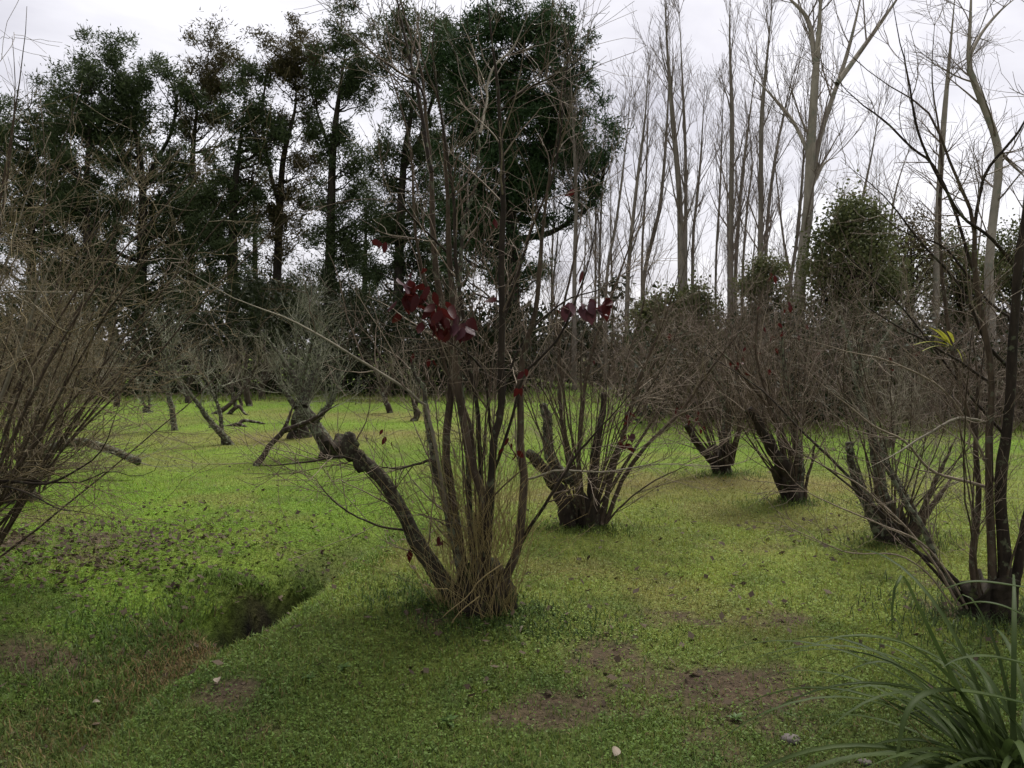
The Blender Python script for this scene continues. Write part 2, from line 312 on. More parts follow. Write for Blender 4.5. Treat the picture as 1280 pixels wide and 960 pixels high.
def scatter(rg, n, y0, y1, pw=1.0, half=.82):
    u = rg.random(n)
    if pw == 1: y = y0 * (y1 / y0) ** u
    else: y = (y0 ** (1 - pw) + u * (y1 ** (1 - pw) - y0 ** (1 - pw))) ** (1 / (1 - pw))
    return rg.uniform(-1, 1, n) * (y * half + .5), y
def blades(rg, x, y, h, w, lean, col, name, mat, simple=False):
    K = len(x); z = gz(x, y) - .004; a = rg.uniform(0, 2 * math.pi, K); d = np.stack([np.cos(a), np.sin(a), np.zeros(K)], 1)
    side = np.stack([-d[:, 1], d[:, 0], np.zeros(K)], 1) * (w * .5)[:, None]; rot = rg.uniform(-1, 1, K)[:, None]; side = side + d * rot * (w * .3)[:, None]
    p = np.stack([x, y, z], 1); l = lean[:, None]; h_ = h[:, None]; upv = np.array([0, 0, 1.0])
    mid = p + d * h_ * l * .35 + upv * h_ * .6 * np.sqrt(np.maximum(1 - l * l * .6, .1)); tip = p + d * h_ * l + upv * h_ * np.sqrt(np.maximum(1 - l * l, .06))
    if simple:
        V = np.stack([p - side, p + side, tip], 1).reshape(-1, 3); return mesh_from(name, V, [np.arange(3 * K).reshape(-1, 3)], 3, [mat], col=np.repeat(col, 3, 0))
    V = np.stack([p - side, p + side, mid + side * .8, mid - side * .8, tip], 1).reshape(-1, 3); o = np.arange(K) * 5
    return mesh_from(name, V, [np.stack([o, o + 1, o + 2, o + 3], 1), np.stack([o + 3, o + 2, o + 4], 1)], 4, [mat], col=np.repeat(col, 5, 0))
rg = np.random.default_rng(5)
x, y = scatter(rg, 350000, 1.9, 27)
bm_ = bare(x, y); s = ditch_s(x, y); keep = (rg.random(len(x)) > bm_ * .88) & (hole(x, y) < .05); x, y, bm_, s = x[keep], y[keep], bm_[keep], s[keep]
K = len(x); far = (np.maximum(y, 3) / 3) ** .4
lng = np.exp(-(s / .35) ** 2) * sstep(2.4, 4, y) * (1 - sstep(6.5, 8.5, y))
h = rg.uniform(.012, .036, K) * (1 + 1.8 * lng * rg.random(K)) * (1 + .5 * fbm(x, y, 4, 2)); w = rg.uniform(.003, .0055, K) * far
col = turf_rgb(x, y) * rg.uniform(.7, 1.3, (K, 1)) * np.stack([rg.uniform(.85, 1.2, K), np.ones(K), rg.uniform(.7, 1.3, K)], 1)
dry = rg.random(K) < .07 + .25 * bm_; col[dry] = np.array([.19, .15, .07]) * rg.uniform(.6, 1.3, (dry.sum(), 1))
nr = y < 4.0; ln_ = rg.uniform(.2, .97, K); h = h * (1 + .15 * far)
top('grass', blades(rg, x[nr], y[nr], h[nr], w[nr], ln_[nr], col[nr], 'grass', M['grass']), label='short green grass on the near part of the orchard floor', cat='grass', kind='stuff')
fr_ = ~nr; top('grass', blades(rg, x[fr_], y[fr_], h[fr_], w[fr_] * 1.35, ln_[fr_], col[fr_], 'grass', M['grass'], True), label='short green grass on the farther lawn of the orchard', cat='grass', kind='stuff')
# clover and moss leaflets lying flat between the blades
x, y = scatter(rg, 190000, 1.9, 9.5); bm_ = bare(x, y); s = ditch_s(x, y); cl = fbm(x + 70, y, 1.4, 3)
keep = (hole(x, y) < .05) & (rg.random(len(x)) > bm_ * .80) & (rg.random(len(x)) < sstep(.30, .6, cl) + .25); x, y = x[keep], y[keep]; K = len(x)
z = gz(x, y) + rg.uniform(.004, .03, K); nn = nrm(np.stack([rg.normal(0, .45, K), rg.normal(0, .45, K), np.ones(K)], 1)); dd = rg.normal(0, 1, (K, 3)); dd[:, 2] *= .3
dd = nrm(dd - (dd * nn).sum(1, keepdims=True) * nn); far = (np.maximum(y, 3) / 3) ** .35
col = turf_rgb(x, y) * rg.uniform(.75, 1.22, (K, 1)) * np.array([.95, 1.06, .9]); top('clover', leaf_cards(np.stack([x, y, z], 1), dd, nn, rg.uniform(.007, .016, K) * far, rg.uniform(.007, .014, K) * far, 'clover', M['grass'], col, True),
    label='tiny leaves of clover and moss woven through the turf', cat='ground cover', kind='stuff')
# long tussock grass in the ditch and round the hole, and weeds at the foot of the shrubs
def tussock(rg, cx, cy, rx, ry, n): return cx + rg.normal(0, rx, n), cy + rg.normal(0, ry, n)
xs, ys, hs, cs = [], [], [], []
for cx, cy, rx, ry, n, h0, c in ((-2.02, 6.06, .20, .08, 1500, .07, (.10, .15, .03)), (-2.25, 5.5, .12, .2, 1200, .08, (.08, .125, .025)), (-1.6, 6.35, .12, .1, 900, .09, (.09, .13, .03)), (-1.2, 6.2, .12, .4, 1100, .08, (.08, .13, .025)),
                                 (-2.4, 5.0, .2, .2, 1200, .09, (.065, .11, .025)), (-2.05, 4.9, .16, .3, 1700, .10, (.15, .11, .05)), (-2.12, 4.1, .22, .4, 900, .08, (.14, .105, .045)), (-2.1, 4.4, .3, .4, 2200, .10, (.06, .095, .022)), (-2.3, 4.2, .3, .3, 1200, .07, (.07, .10, .025)),
                                 (-.95, 7.0, .15, .5, 1500, .08, (.09, .16, .025)), (-1.32, 4.75, .12, .25, 1300, .06, (.12, .18, .035)), (-1.0, 5.5, .08, .2, 700, .06, (.11, .17, .03)),
                                 (-.15, 4.55, .40, .2, 3000, .06, (.045, .075, .02)), (.66, 7.15, .3, .15, 900, .07, (.07, .10, .025)), (2.95, 4.75, .4, .3, 1800, .10, (.05, .075, .025)), (2.8, 10.3, .3, .15, 500, .09, (.07, .11, .025)), (2.98, 8.4, .28, .14, 600, .08, (.07, .11, .025)), (3.24, 6.65, .3, .16, 800, .08, (.07, .10, .025))):
    a, b2 = tussock(rg, cx, cy, rx, ry, n); xs.append(a); ys.append(b2); hs.append(h0 * rg.uniform(.4, 1.2, n)); cs.append(np.array(c) * rg.uniform(.5, 1.5, (n, 1)))
x, y, h, col = map(np.concatenate, (xs, ys, hs, cs)); ok = hole(x, y) < .06; x, y, h, col = x[ok], y[ok], h[ok], col[ok]; K = len(x)
top('tussock_grass', blades(rg, x, y, h, rg.uniform(.004, .008, K), rg.uniform(.4, .97, K), col, 'tussock_grass', M['grass']),
    label='longer tangled grass along the ditch and round the stumps', cat='grass', kind='stuff')
n = 9000; x = rg.uniform(-24, 26, n); y = np.where(x > 4, 15.6 + .25 * np.maximum(0, 9 - x), 25.8) + 1.6 * (fbm(x, x * 0 + 3, .5, 3) - .5) * 2 + rg.normal(0, .6, n)
c_ = fbm(x, y, .8, 2)[:, None]; col = (np.array([.075, .115, .025]) * (1 - c_) + np.array([.17, .14, .06]) * c_) * rg.uniform(.5, 1.3, (n, 1))
top('edge_grass', blades(rg, x, y, rg.uniform(.08, .4, n) * (.4 + fbm(x, y, .9, 2)), rg.uniform(.012, .03, n), rg.uniform(.2, .9, n), col, 'edge_grass', M['grass'], True), label='ragged taller grass where the lawn meets the scrub', cat='grass', kind='stuff')
# leaf litter
xs, ys = [], []
for cx, cy, rx, ry, n in ((-3.7, 6.35, 1.0, .65, 1900), (-3.0, 6.0, .7, .5, 160), (-2.6, 7.6, 1.6, .9, 380), (1.5, 4.0, .8, .8, 45), (2.2, 5.4, 1.2, .8, 80), (-.15, 4.6, .4, .3, 60), (.7, 7.3, .5, .4, 60), (3, 6.8, .8, .6, 80)):
    xs.append(cx + rg.normal(0, rx, n)); ys.append(cy + rg.normal(0, ry, n))
a, b2 = scatter(rg, 750, 3.5, 24); xs.append(a); ys.append(b2)
a = rg.uniform(3.5, 14, 900); xs.append(a); ys.append(16 + rg.normal(0, 2.2, 900) - .25 * (a - 8)); x, y = np.concatenate(xs), np.concatenate(ys)
k = y > 2.2; x, y = x[k], y[k]; K = len(x); z = gz(x, y) + rg.uniform(.012, .035, K); nn = nrm(np.stack([rg.normal(0, .5, K), rg.normal(0, .5, K), np.ones(K)], 1)); dd = rg.normal(0, 1, (K, 3)); dd = nrm(dd - (dd * nn).sum(1, keepdims=True) * nn)
top('leaf_litter', leaf_cards(np.stack([x, y, z], 1), dd, nn, rg.uniform(.03, .075, K), rg.uniform(.02, .045, K), 'leaf_litter', M['dry_leaf']),
    label='brown dead leaves strewn over the grass', cat='leaf litter', kind='stuff')

# ------------------------------------------------------------------ single leaves, shared shapes
def leaf_shape(name, mat, ln=1.0, wd=.5, fold=.25, curl=.3, n=6):
    V, Fc = [], []
    for i in range(n + 1):
        u = i / n; w = wd * .5 * math.sin(math.pi * u ** .8) ** .8 if 0 < u < 1 else .012
        yb = ln * u; zc = -curl * u * u * ln
        V += [(-w, yb, zc + fold * w), (0, yb, zc), (w, yb, zc + fold * w)]
    for i in range(n):
        a = i * 3; Fc += [(a, a + 1, a + 4, a + 3), (a + 1, a + 2, a + 5, a + 4)]
    return mesh_from(name, np.array(V), [np.array(Fc)], 4, [mat])
LEAF = {'red': [leaf_shape('red_leaf_a', M['red_leaf'], 1, .56, .3, .35), leaf_shape('red_leaf_b', M['red_leaf'], 1, .48, -.2, .1)],
        'purple': [leaf_shape('purple_leaf_a', M['purple_leaf'], 1, .62, .25, .3), leaf_shape('purple_leaf_b', M['purple_leaf'], 1, .52, -.15, .2)],
        'pale': [leaf_shape('pale_leaf_a', M['pale_leaf'], 1, .6, .5, .4)], 'yellow': [leaf_shape('yellow_leaf_a', M['yellow_leaf'], 1, .09, .2, .3)]}
def hang_leaf(rg, parent, base, p, size, kind, down=.8, label=None):
    o = part('leaf', LEAF[kind][rg.integers(len(LEAF[kind]))], parent, label=label); o.location = p - base
    d = Vector((rg.normal(0, .5), rg.normal(0, .5), -down + rg.normal(0, .25))).normalized()
    o.rotation_mode = 'QUATERNION'; qn = d.to_track_quat('Y', 'Z')
    from mathutils import Quaternion
    o.rotation_quaternion = qn @ Quaternion((0, 1, 0), rg.uniform(0, 6.28)); o.scale = (size,) * 3
    return o

# ------------------------------------------------------------------ bare many-stemmed shrubs of the orchard
def px_stem(pts, Y, dy, w0, w1, base, n=26, rg=None, wob=.004, dy0=0.0):
    P = np.array([at(a, b, Y + dy0 + (dy - dy0) * k / (len(pts) - 1)) for k, (a, b) in enumerate(pts)]) - base
    if P[0][2] < .34: P[0][2] = -.05
    P = spline(P, n)
    if rg is not None and wob: 
        nz = rg.normal(0, wob, P.shape); nz = (nz + np.roll(nz, 1, 0) + np.roll(nz, -1, 0)) / 2; nz[0] = 0; P = P + nz
    t = np.linspace(0, 1, n); Rr = (w0 * (1 - t) ** 1.2 + w1 * (1 - (1 - t) ** 1.2)) * .5 * Y / F
    if w1 <= 6.5: Rr = Rr * (.25 + .75 * np.clip((1 - t) / .35, 0, 1))
    return P[None], Rr[None]
def stump_mesh(rg, lean, rad, h, mat, name='stump', lobes=7):
    """gnarled stool: flared foot, uneven lobes, several cut knuckles on top"""
    k, n = 34, 18; a = np.arange(k) * 2 * math.pi / k; V = []
    ph = rg.uniform(0, 6.28, 5); am = np.array([.16, .12, .10, .08, .05]) * rg.uniform(.7, 1.2, 5); fr = [2, 3, 5, 8, 13]; ridge = rg.normal(0, .06, k); tw_ = rg.uniform(-1.2, 1.2)
    for i in range(n + 1):
        u = i / n; r = rad * (.95 + .22 * math.exp(-u / .08) - .12 * u + .18 * math.sin(u * 5 + ph[0])); c = np.array(lean) * h * u
        rr = r * (1 + sum(am[q] * np.sin(fr[q] * a + ph[q] + u * tw_ * (q - 1)) for q in range(5)) + ridge + rg.normal(0, .045, k))
        if i == n: rr *= .5
        hh = -.06 + (h * (1 + .25 * np.sin(2 * a + ph[1]) + .15 * np.sin(5 * a + ph[2])) + .06) * u
        V.append(np.stack([c[0] + rr * np.cos(a), c[1] + rr * np.sin(a), hh + rg.normal(0, .02 * h, k)], 1))
    V = np.concatenate(V); j = np.arange(k); j2 = (j + 1) % k
    q = np.concatenate([np.stack([r_ * k + j, r_ * k + j2, (r_ + 1) * k + j2, (r_ + 1) * k + j], 1) for r_ in range(n)])
    return mesh_from(name, V, [q, (n * k + j)[None]], 4, [mat])
def lichen_mesh(rg, batches, count, size, name='lichen'):
    Cs, Ds, Ns = [], [], []
    for P, Rr, _ in batches:
        M_, n, _ = P.shape; idx = rg.integers(0, M_, count); f = rg.uniform(.05, .98, count) * (n - 1.001); i = f.astype(int); fr = (f - i)[:, None]
        c = P[idx, i] * (1 - fr) + P[idx, i + 1] * fr; tg = nrm(P[idx, i + 1] - P[idx, i]); r = Rr[idx, i]
        v = rg.normal(0, 1, (count, 3)); v = nrm(v - (v * tg).sum(1, keepdims=True) * tg)
        Cs.append(c + v * r[:, None] * .92); Ds.append(nrm(v * rg.uniform(.3, 1.2, (count, 1)) + tg * rg.normal(0, .8, (count, 1)))); Ns.append(nrm(v + rg.normal(0, .6, v.shape)))
    C, D, Nn = map(np.concatenate, (Cs, Ds, Ns)); K = len(C)
    return leaf_cards(C, D, Nn, rg.uniform(.5, 1.4, K) * size, rg.uniform(.4, .9, K) * size, name, M['lichen'])
def fan_stems(rg, n, rad, ang, L, r, up=.04, wander=.05, npts=14, lean=(0, 0), sector=None, z0=.1):
    a = rg.uniform(*(sector or (0, 6.2832)), n); th = rg.uniform(ang[0], ang[1], n)
    s = np.stack([np.cos(a) * rad * rg.uniform(.3, 1, n), np.sin(a) * rad * rg.uniform(.3, 1, n), np.full(n, z0)], 1)
    d = np.stack([np.sin(th) * np.cos(a) + lean[0], np.sin(th) * np.sin(a) + lean[1], np.cos(th)], 1)
    return grow(rg, s, d, rg.uniform(*L, n), npts, up, wander, rg.uniform(*r, n), .002)
STEMS = []
def shrub(name, label, cat, foot, Y, seed, stems=(), fan=None, stump=None, twigs=(6, 4, 0), tl=((.3, .9), (.12, .4), (.05, .15)), tr=(.0045, .0024, .0015), mats=('brown_bark', 'twig', 'mossy_stump'),
          group=None, lichen=0, leaves=(), tup=.06, tang=(.35, 1.0), stuff_fan=False, wander=.10):
    rg = np.random.default_rng(seed); base = base_at(foot, Y); o = thing(name, label, cat, base, group); Bs, lb = [], []; STEMS.clear()
    for st in stems:
        pts, dy, w0, w1 = st[:4]; mt = st[4] if len(st) > 4 else mats[0]
        P, Rr = px_stem(pts, Y, dy, w0, w1, base, 34 if w0 > 12 else 26, rg, .003 * Y / 5)
        thick = w0 * Y / F
        STEMS.append(part('stem', tubes([(P, Rr, 12 if thick > .05 else 6)], 'stem', M[mt], seed, .12 if thick > .05 else .05), o))
        Bs.append((P, Rr))
        if 'lichen' in mt: lb.append((P, Rr, 0))
    fb = None
    if fan:
        P, Rr = fan_stems(rg, **fan); fb = (P, Rr)
        if stuff_fan: part('stems', tubes([(P, Rr, 4)], 'stems', M[mats[0]], seed), o, 'stuff')
        else:
            for q in range(len(P)): part('stem', tubes([(P[q:q + 1], Rr[q:q + 1], 5)], 'stem', M[mats[0]], seed, .04), o)
    if stump: part('stump', stump_mesh(rg, stump[2] if len(stump) > 2 else (0, 0), stump[0], stump[1], M[mats[2]]), o)
    tw, nxt = [], []
    for P, Rr in Bs + ([fb] if fb else []):
        n1 = twigs[0]
        if n1: nxt.append(kids(rg, P, Rr, n1, .18, .98, tang, tl[0], 8, tup, wander, .5, .0014, .002, tr[0], .45))
    if nxt:
        P1 = np.concatenate([a for a, _ in nxt]); R1 = np.concatenate([b for _, b in nxt]); tw.append((P1, R1, 4))
        if twigs[1]:
            P2, R2 = kids(rg, P1, R1, twigs[1], .15, .97, (.4, 1.15), tl[1], 5, tup * .6, .16, .6, .0012, .0014, tr[1], .3); tw.append((P2, R2, 3))
            if twigs[2]: P3, R3 = kids(rg, P2, R2, twigs[2], .2, .97, (.4, 1.2), tl[2], 3, .03, .16, .7, .001, .001, tr[2], .2); tw.append((P3, R3, 3))
    if tw: part('twigs', tubes(tw, 'twigs', M[mats[1]], seed), o, 'stuff')
    if lichen and lb: part('lichen', lichen_mesh(rg, lb, lichen, .016 * Y / 5), o, 'stuff', 'pale grey lichen crust on the old wood')
    for (lx, ly, dy, n, sx, sy, sz, kind) in leaves:
        for q in range(n): hang_leaf(rg, o, base, at(lx + rg.normal(0, sx), ly + rg.normal(0, sy), Y + dy + rg.normal(0, .05)), sz * rg.uniform(.7, 1.15), kind)
    return o, base, Bs, tw

# --- the shrub in the middle of the picture
Y0 = 4.6
main_stems = [
 ([(580, 768), (559, 735), (542, 711), (526, 686), (508, 650), (484, 607), (462, 584), (442, 568), (437, 556)], -.12, 25, 15, 'mossy_limb'),
 ([(588, 760), (572, 690), (560, 640), (549, 601), (541, 570), (536, 540), (532, 505), (530, 482), (520, 472), (515, 455), (519, 430), (513, 400)], .1, 15, 5, 'lichen_bark'),
 ([(586, 768), (577, 690), (566, 620), (558, 565), (562, 520), (566, 470), (564, 437), (556, 390), (547, 350), (541, 281), (539, 210), (533, 160), (528, 97), (519, 61), (507, 26), (494, -25)], .25, 12.0, 5, 'brown_bark'),
 ([(540, 215), (530, 162), (519, 101), (508, 57), (496, 0), (490, -40)], .25, 5.5, 3, 'dark_bark'),
 ([(602, 772), (603, 700), (605, 645), (601, 612), (588, 580), (580, 530), (572, 478), (567, 430), (564, 370), (562, 310), (560, 250), (556, 190), (549, 130), (536, 97), (520, 50)], -.2, 13.6, 4, 'brown_bark'),
 ([(604, 640), (601, 580), (598, 522), (592, 481), (582, 437), (577, 378), (569, 322), (568, 251), (561, 210), (555, 172), (549, 130), (540, 70), (545, 0)], -.3, 6.4, 3.5, 'dark_bark'),
 ([(606, 772), (608, 700), (612, 640), (616, 585), (619, 545), (626, 512), (627, 461), (628, 400), (628, 332), (629, 260), (627, 190), (625, 150), (621, 97), (615, 50), (607, -20)], -.35, 12.8, 5, 'dark_bark'),
 ([(612, 765), (620, 746), (634, 718), (648, 683), (653, 642), (655, 590), (650, 560), (651, 520), (650, 481), (653, 451), (661, 420), (668, 394), (674, 342), (678, 290), (684, 230), (697, 165), (704, 89)], -.1, 12.8, 3, 'brown_bark'),
 ([(652, 678), (668, 650), (689, 618), (720, 570), (752, 533), (800, 480)], -.5, 4.8, 2, 'dark_bark'),
 ([(616, 548), (611, 522), (609, 492), (607, 470), (599, 456), (588, 444), (572, 436), (547, 420), (533, 405)], -.45, 4.0, 2, 'dark_bark'),
 ([(560, 640), (536, 520), (527, 506), (507, 486), (460, 456), (430, 438), (395, 417), (360, 399), (328, 387), (283, 368), (212, 326)], -.55, 5, 1.6, 'twig_pale'),
 ([(568, 325), (541, 298), (517, 273), (500, 253), (486, 241), (474, 226)], -.4, 3.2, 2, 'dark_bark'),
 ([(533, 130), (523, 106), (490, 83), (460, 61), (430, 30)], .1, 3.5, 2, 'dark_bark'),
 ([(627, 138), (643, 120), (673, 104), (704, 89), (730, 70)], -.4, 3.5, 1.6, 'dark_bark'),
 ([(592, 740), (586, 600), (575, 460), (574, 380), (577, 312), (581, 271), (592, 241), (598, 200), (600, 167), (590, 142), (584, 112), (580, 87), (567, 61), (552, 28)], .5, 9, 3, 'lichen_bark'),
 ([(600, 167), (608, 130), (614, 90), (640, 60), (665, 10)], .5, 4, 2, 'twig_pale'),
 ([(612, 600), (636, 540), (655, 470), (700, 420), (735, 330), (752, 240)], -.3, 4.0, 2, 'dark_bark'),
 ([(596, 600), (585, 520), (560, 470), (540, 380), (520, 300), (512, 180), (478, 60), (455, -10)], -.1, 4.8, 2.2, 'brown_bark'),
 ([(630, 400), (660, 300), (690, 220), (706, 120), (712, 10)], -.2, 4.0, 2.2, 'dark_bark'),
 ([(620, 520), (652, 430), (700, 380), (752, 360), (800, 330)], .2, 3.2, 1.8, 'dark_bark'),
 ([(475, 596), (450, 575), (425, 571), (380, 578), (330, 582), (305, 577)], -.25, 4.0, 1.6, 'dark_bark'),
 ([(512, 664), (485, 660), (455, 650), (420, 630), (395, 600), (380, 590)], -.2, 3.2, 1.4, 'dark_bark'),
 ([(540, 575), (520, 580), (495, 586), (470, 582)], -.15, 3.6, 2, 'dark_bark'),
 ([(655, 600), (700, 588), (760, 590), (820, 580), (870, 584)], -.4, 3, 1.5, 'twig_pale')]
red = [(518, 362, -.5, 17, 8, 13, .09, 'red'), (540, 390, -.5, 22, 13, 12, .09, 'red'), (572, 406, -.5, 8, 9, 6, .095, 'red'), (512, 356, -.5, 5, 6, 10, .095, 'purple'), (576, 404, -.5, 6, 7, 5, .095, 'purple'),
       (713, 380, -.2, 4, 3, 3, .095, 'purple'), (738, 378, -.2, 9, 10, 3, .095, 'purple'), (757, 374, -.2, 5, 5, 3, .09, 'red'), (655, 462, -.3, 2, 2, 4, .06, 'red'), (654, 481, -.3, 3, 4, 4, .06, 'red'),
       (476, 298, -.3, 3, 5, 3, .06, 'red'), (615, 281, -.4, 3, 4, 3, .05, 'red'), (716, 238, .1, 2, 3, 4, .06, 'red'), (728, 338, .2, 1, 1, 1, .08, 'red'), (620, 368, -.4, 2, 2, 4, .07, 'red'), (536, 448, .0, 2, 3, 3, .05, 'red'),
       (516, 446, 0, 2, 1, 4, .05, 'red'), (485, 543, -.2, 3, 6, 6, .05, 'red'), (516, 688, -.2, 3, 4, 2, .06, 'red'), (553, 676, -.3, 4, 4, 5, .06, 'red'), (640, 560, -.2, 5, 8, 10, .06, 'red')]
main, mbase, mB, mT = shrub('plum_shrub', 'tall bare shrub with red leaf clusters and a broken lichened trunk, centre foreground', 'shrub', 600, Y0, 21, main_stems,
    dict(n=9, rad=.10, ang=(.03, .4), L=(.9, 2.4), r=(.004, .008), up=.03, wander=.05), (.15, .2), (9, 5, 0), ((.22, .85), (.1, .42), (.05, .14)), (.0055, .0033, .002), lichen=300, leaves=red, tup=.05)
rg = np.random.default_rng(77)
# the burl that ends the broken trunk
def burl(rg, c, r, mat, name='burl'):
    k, n = 14, 10; V = []
    for i in range(n + 1):
        u = i / n; th = math.pi * u; a = np.arange(k) * 2 * math.pi / k
        rr = r * math.sin(th) ** .7 * (1 + .22 * np.sin(3 * a + 4 * u) + rg.normal(0, .12, k)) if 0 < i < n else np.full(k, .003)
        V.append(np.stack([rr * np.cos(a), rr * np.sin(a) * .9, np.full(k, r * 1.55 * -math.cos(th) * (1 if u < .5 else 1.25)) + rg.normal(0, .1 * r, k)], 1))
    j = np.arange(k); j2 = (j + 1) % k; q = np.concatenate([np.stack([e * k + j, e * k + j2, (e + 1) * k + j2, (e + 1) * k + j], 1) for e in range(n)])
    return mesh_from(name, np.concatenate(V) + c, [q], 4, [mat])
limb = STEMS[0]; limb.name = 'broken_limb'; limb['label'] = 'thick mossy limb snapped off at a knobbly end'
bc = at(437, 560, Y0 - .12) - mbase
part('burl', burl(rg, bc, .046, M['mossy_limb']), limb, label='knobbly broken end of the lichened trunk')
part('burl', burl(rg, at(450, 578, Y0 - .12) - mbase, .036, M['mossy_limb']), limb)
# dry stalks and thin suckers round the foot
def strands(rg, n, c, rad, h, lean, r=(.0012, .0026), up=.03, wander=.09):
    a = rg.uniform(0, 6.28, n); rr = rad * np.sqrt(rg.random(n)); s = np.stack([c[0] + rr * np.cos(a), c[1] + rr * np.sin(a) * .7, np.full(n, c[2])], 1)
    d = np.stack([rg.normal(0, lean, n), rg.normal(0, lean, n), np.ones(n)], 1); return grow(rg, s, d, rg.uniform(*h, n), 7, up, wander, rg.uniform(*r, n), .0008)
A = strands(rg, 260, (-.03, -.03, -.02), .24, (.2, 1.2), .3, wander=.16)
A2 = strands(rg, 130, (.02, 0, .35), .22, (.3, 1.0), .4, wander=.2, up=-.02); B = strands(rg, 90, (.05, -.1, 1.3), .3, (.5, 1.2), .2, up=-.45, wander=.12)
part('dry_stalks', tubes([(*A, 3), (*A2, 3)], 'dry_stalks', M['straw'], 3), main, 'stuff', 'straw-coloured dry stalks tangled round the stems')
pts = [at(*p, 4.35) - mbase for p in ((628, 705), (600, 725), (585, 745), (560, 765), (535, 790), (510, 810), (492, 838))]
pts2 = [at(*p, 4.3) - mbase for p in ((600, 745), (575, 765), (560, 785), (545, 800))]
for pp in (pts, pts2): part('dry_stalk', tubes([(spline(pp, 16)[None], np.linspace(.004, .0015, 16)[None], 4)], 'dry_stalk', M['straw']), main)

# --- the shrub behind it to the right
shrub('plum_shrub', 'vase-shaped bare shrub with thick dark stump, just right of the central shrub', 'shrub', 732, 7.25, 22,
    [([(712, 655), (708, 640), (690, 600), (672, 578), (662, 566)], -.2, 22.9, 11.9, 'dark_bark'), ([(722, 600), (700, 590), (686, 565), (684, 525), (678, 505)], .1, 17.6, 10.2, 'lichen_bark'), ([(742, 640), (741, 600), (745, 560), (752, 520), (756, 490)], .15, 17.6, 6.8, 'dark_bark'),
     ([(750, 625), (768, 580), (783, 530), (800, 470), (830, 400), (852, 330)], -.2, 7.2, 2.5), ([(752, 640), (780, 595), (810, 555), (850, 515), (905, 440), (955, 380)], -.3, 6.4, 2.1), ([(745, 620), (775, 560), (792, 500), (830, 440), (880, 400)], .3, 5.6, 2.1),
     ([(722, 640), (725, 560), (735, 460), (760, 380), (790, 300), (812, 220)], -.1, 6.4, 2.1), ([(715, 610), (700, 500), (702, 400), (722, 300), (730, 210)], .3, 6.4, 2.1), ([(748, 655), (790, 620), (840, 590), (880, 575)], -.4, 2.8, 1.3)],
    dict(n=28, rad=.10, ang=(.05, .66), L=(1.3, 3.0), r=(.005, .014), up=.035, wander=.06, z0=.08), (.09, .24), (6, 4, 0), ((.35, 1.0), (.15, .5), (.05, .1)), (.006, .004, .002), lichen=160,
    leaves=[(784, 528, -.5, 5, 5, 8, .08, 'red'), (783, 560, -.5, 6, 5, 7, .08, 'red'), (790, 548, -.5, 3, 4, 5, .08, 'purple'), (740, 450, -.3, 1, 2, 2, .06, 'red'), (834, 417, 0, 2, 3, 2, .06, 'red'), (700, 385, 0, 2, 2, 3, .06, 'red')], group='bare plum shrubs of the orchard', stuff_fan=False)
# --- further shrubs on the right
shrub('plum_shrub', 'farthest twin-stumped bare shrub leaning left, right of centre', 'shrub', 908, 10.4, 23,
    [([(900, 592), (890, 575), (876, 560), (866, 545), (858, 530)], -.2, 12.8, 7.6, 'dark_bark'), ([(909, 595), (907, 570), (905, 545), (910, 515), (898, 480), (885, 450)], .1, 14.4, 6.8, 'lichen_bark'), ([(905, 580), (920, 545), (935, 500), (960, 440)], -.2, 5.6, 2.5)],
    dict(n=26, rad=.11, ang=(.05, .65), L=(1.4, 3.0), r=(.006, .015), up=.04, wander=.07, lean=(-.12, 0), z0=.12), (.10, .32, (-.25, 0)), (6, 4, 0), ((.4, 1.1), (.2, .55), (.05, .1)), (.008, .005, .003), group='bare plum shrubs of the orchard', lichen=100,
    leaves=[(866, 525, -.5, 8, 10, 6, .07, 'red'), (850, 520, -.4, 4, 5, 6, .07, 'red')])
shrub('plum_shrub', 'bare shrub whose single dark stump leans left, between two others at right', 'shrub', 992, 8.5, 24,
    [([(994, 628), (988, 600), (978, 580), (965, 560), (952, 535), (935, 510)], -.2, 22.9, 10.2, 'dark_bark'), ([(996, 625), (1000, 590), (995, 550), (985, 500), (980, 440), (975, 390)], .15, 14.4, 4.2, 'lichen_bark'), ([(1006, 630), (1009, 600), (1016, 570), (1020, 540)], -.05, 4.8, 3.0, 'brown_bark'),
     ([(985, 585), (965, 520), (930, 470), (890, 430), (860, 410)], -.3, 5.6, 2.1), ([(990, 570), (960, 500), (945, 440), (950, 380), (968, 330)], 0, 5.6, 2.1)],
    dict(n=26, rad=.09, ang=(.05, .7), L=(1.3, 2.7), r=(.005, .013), up=.04, wander=.07, lean=(-.18, 0), z0=.15), (.10, .34, (-.35, 0)), (6, 4, 0), ((.35, 1.1), (.15, .5), (.05, .1)), (.007, .0045, .002), group='bare plum shrubs of the orchard', lichen=150,
    leaves=[(966, 343, -.2, 3, 3, 4, .09, 'red'), (988, 376, -.2, 2, 2, 4, .09, 'red'), (930, 440, -.2, 10, 16, 20, .06, 'red'), (985, 400, -.2, 6, 14, 14, .06, 'red'), (955, 425, .2, 12, 28, 16, .06, 'red')])
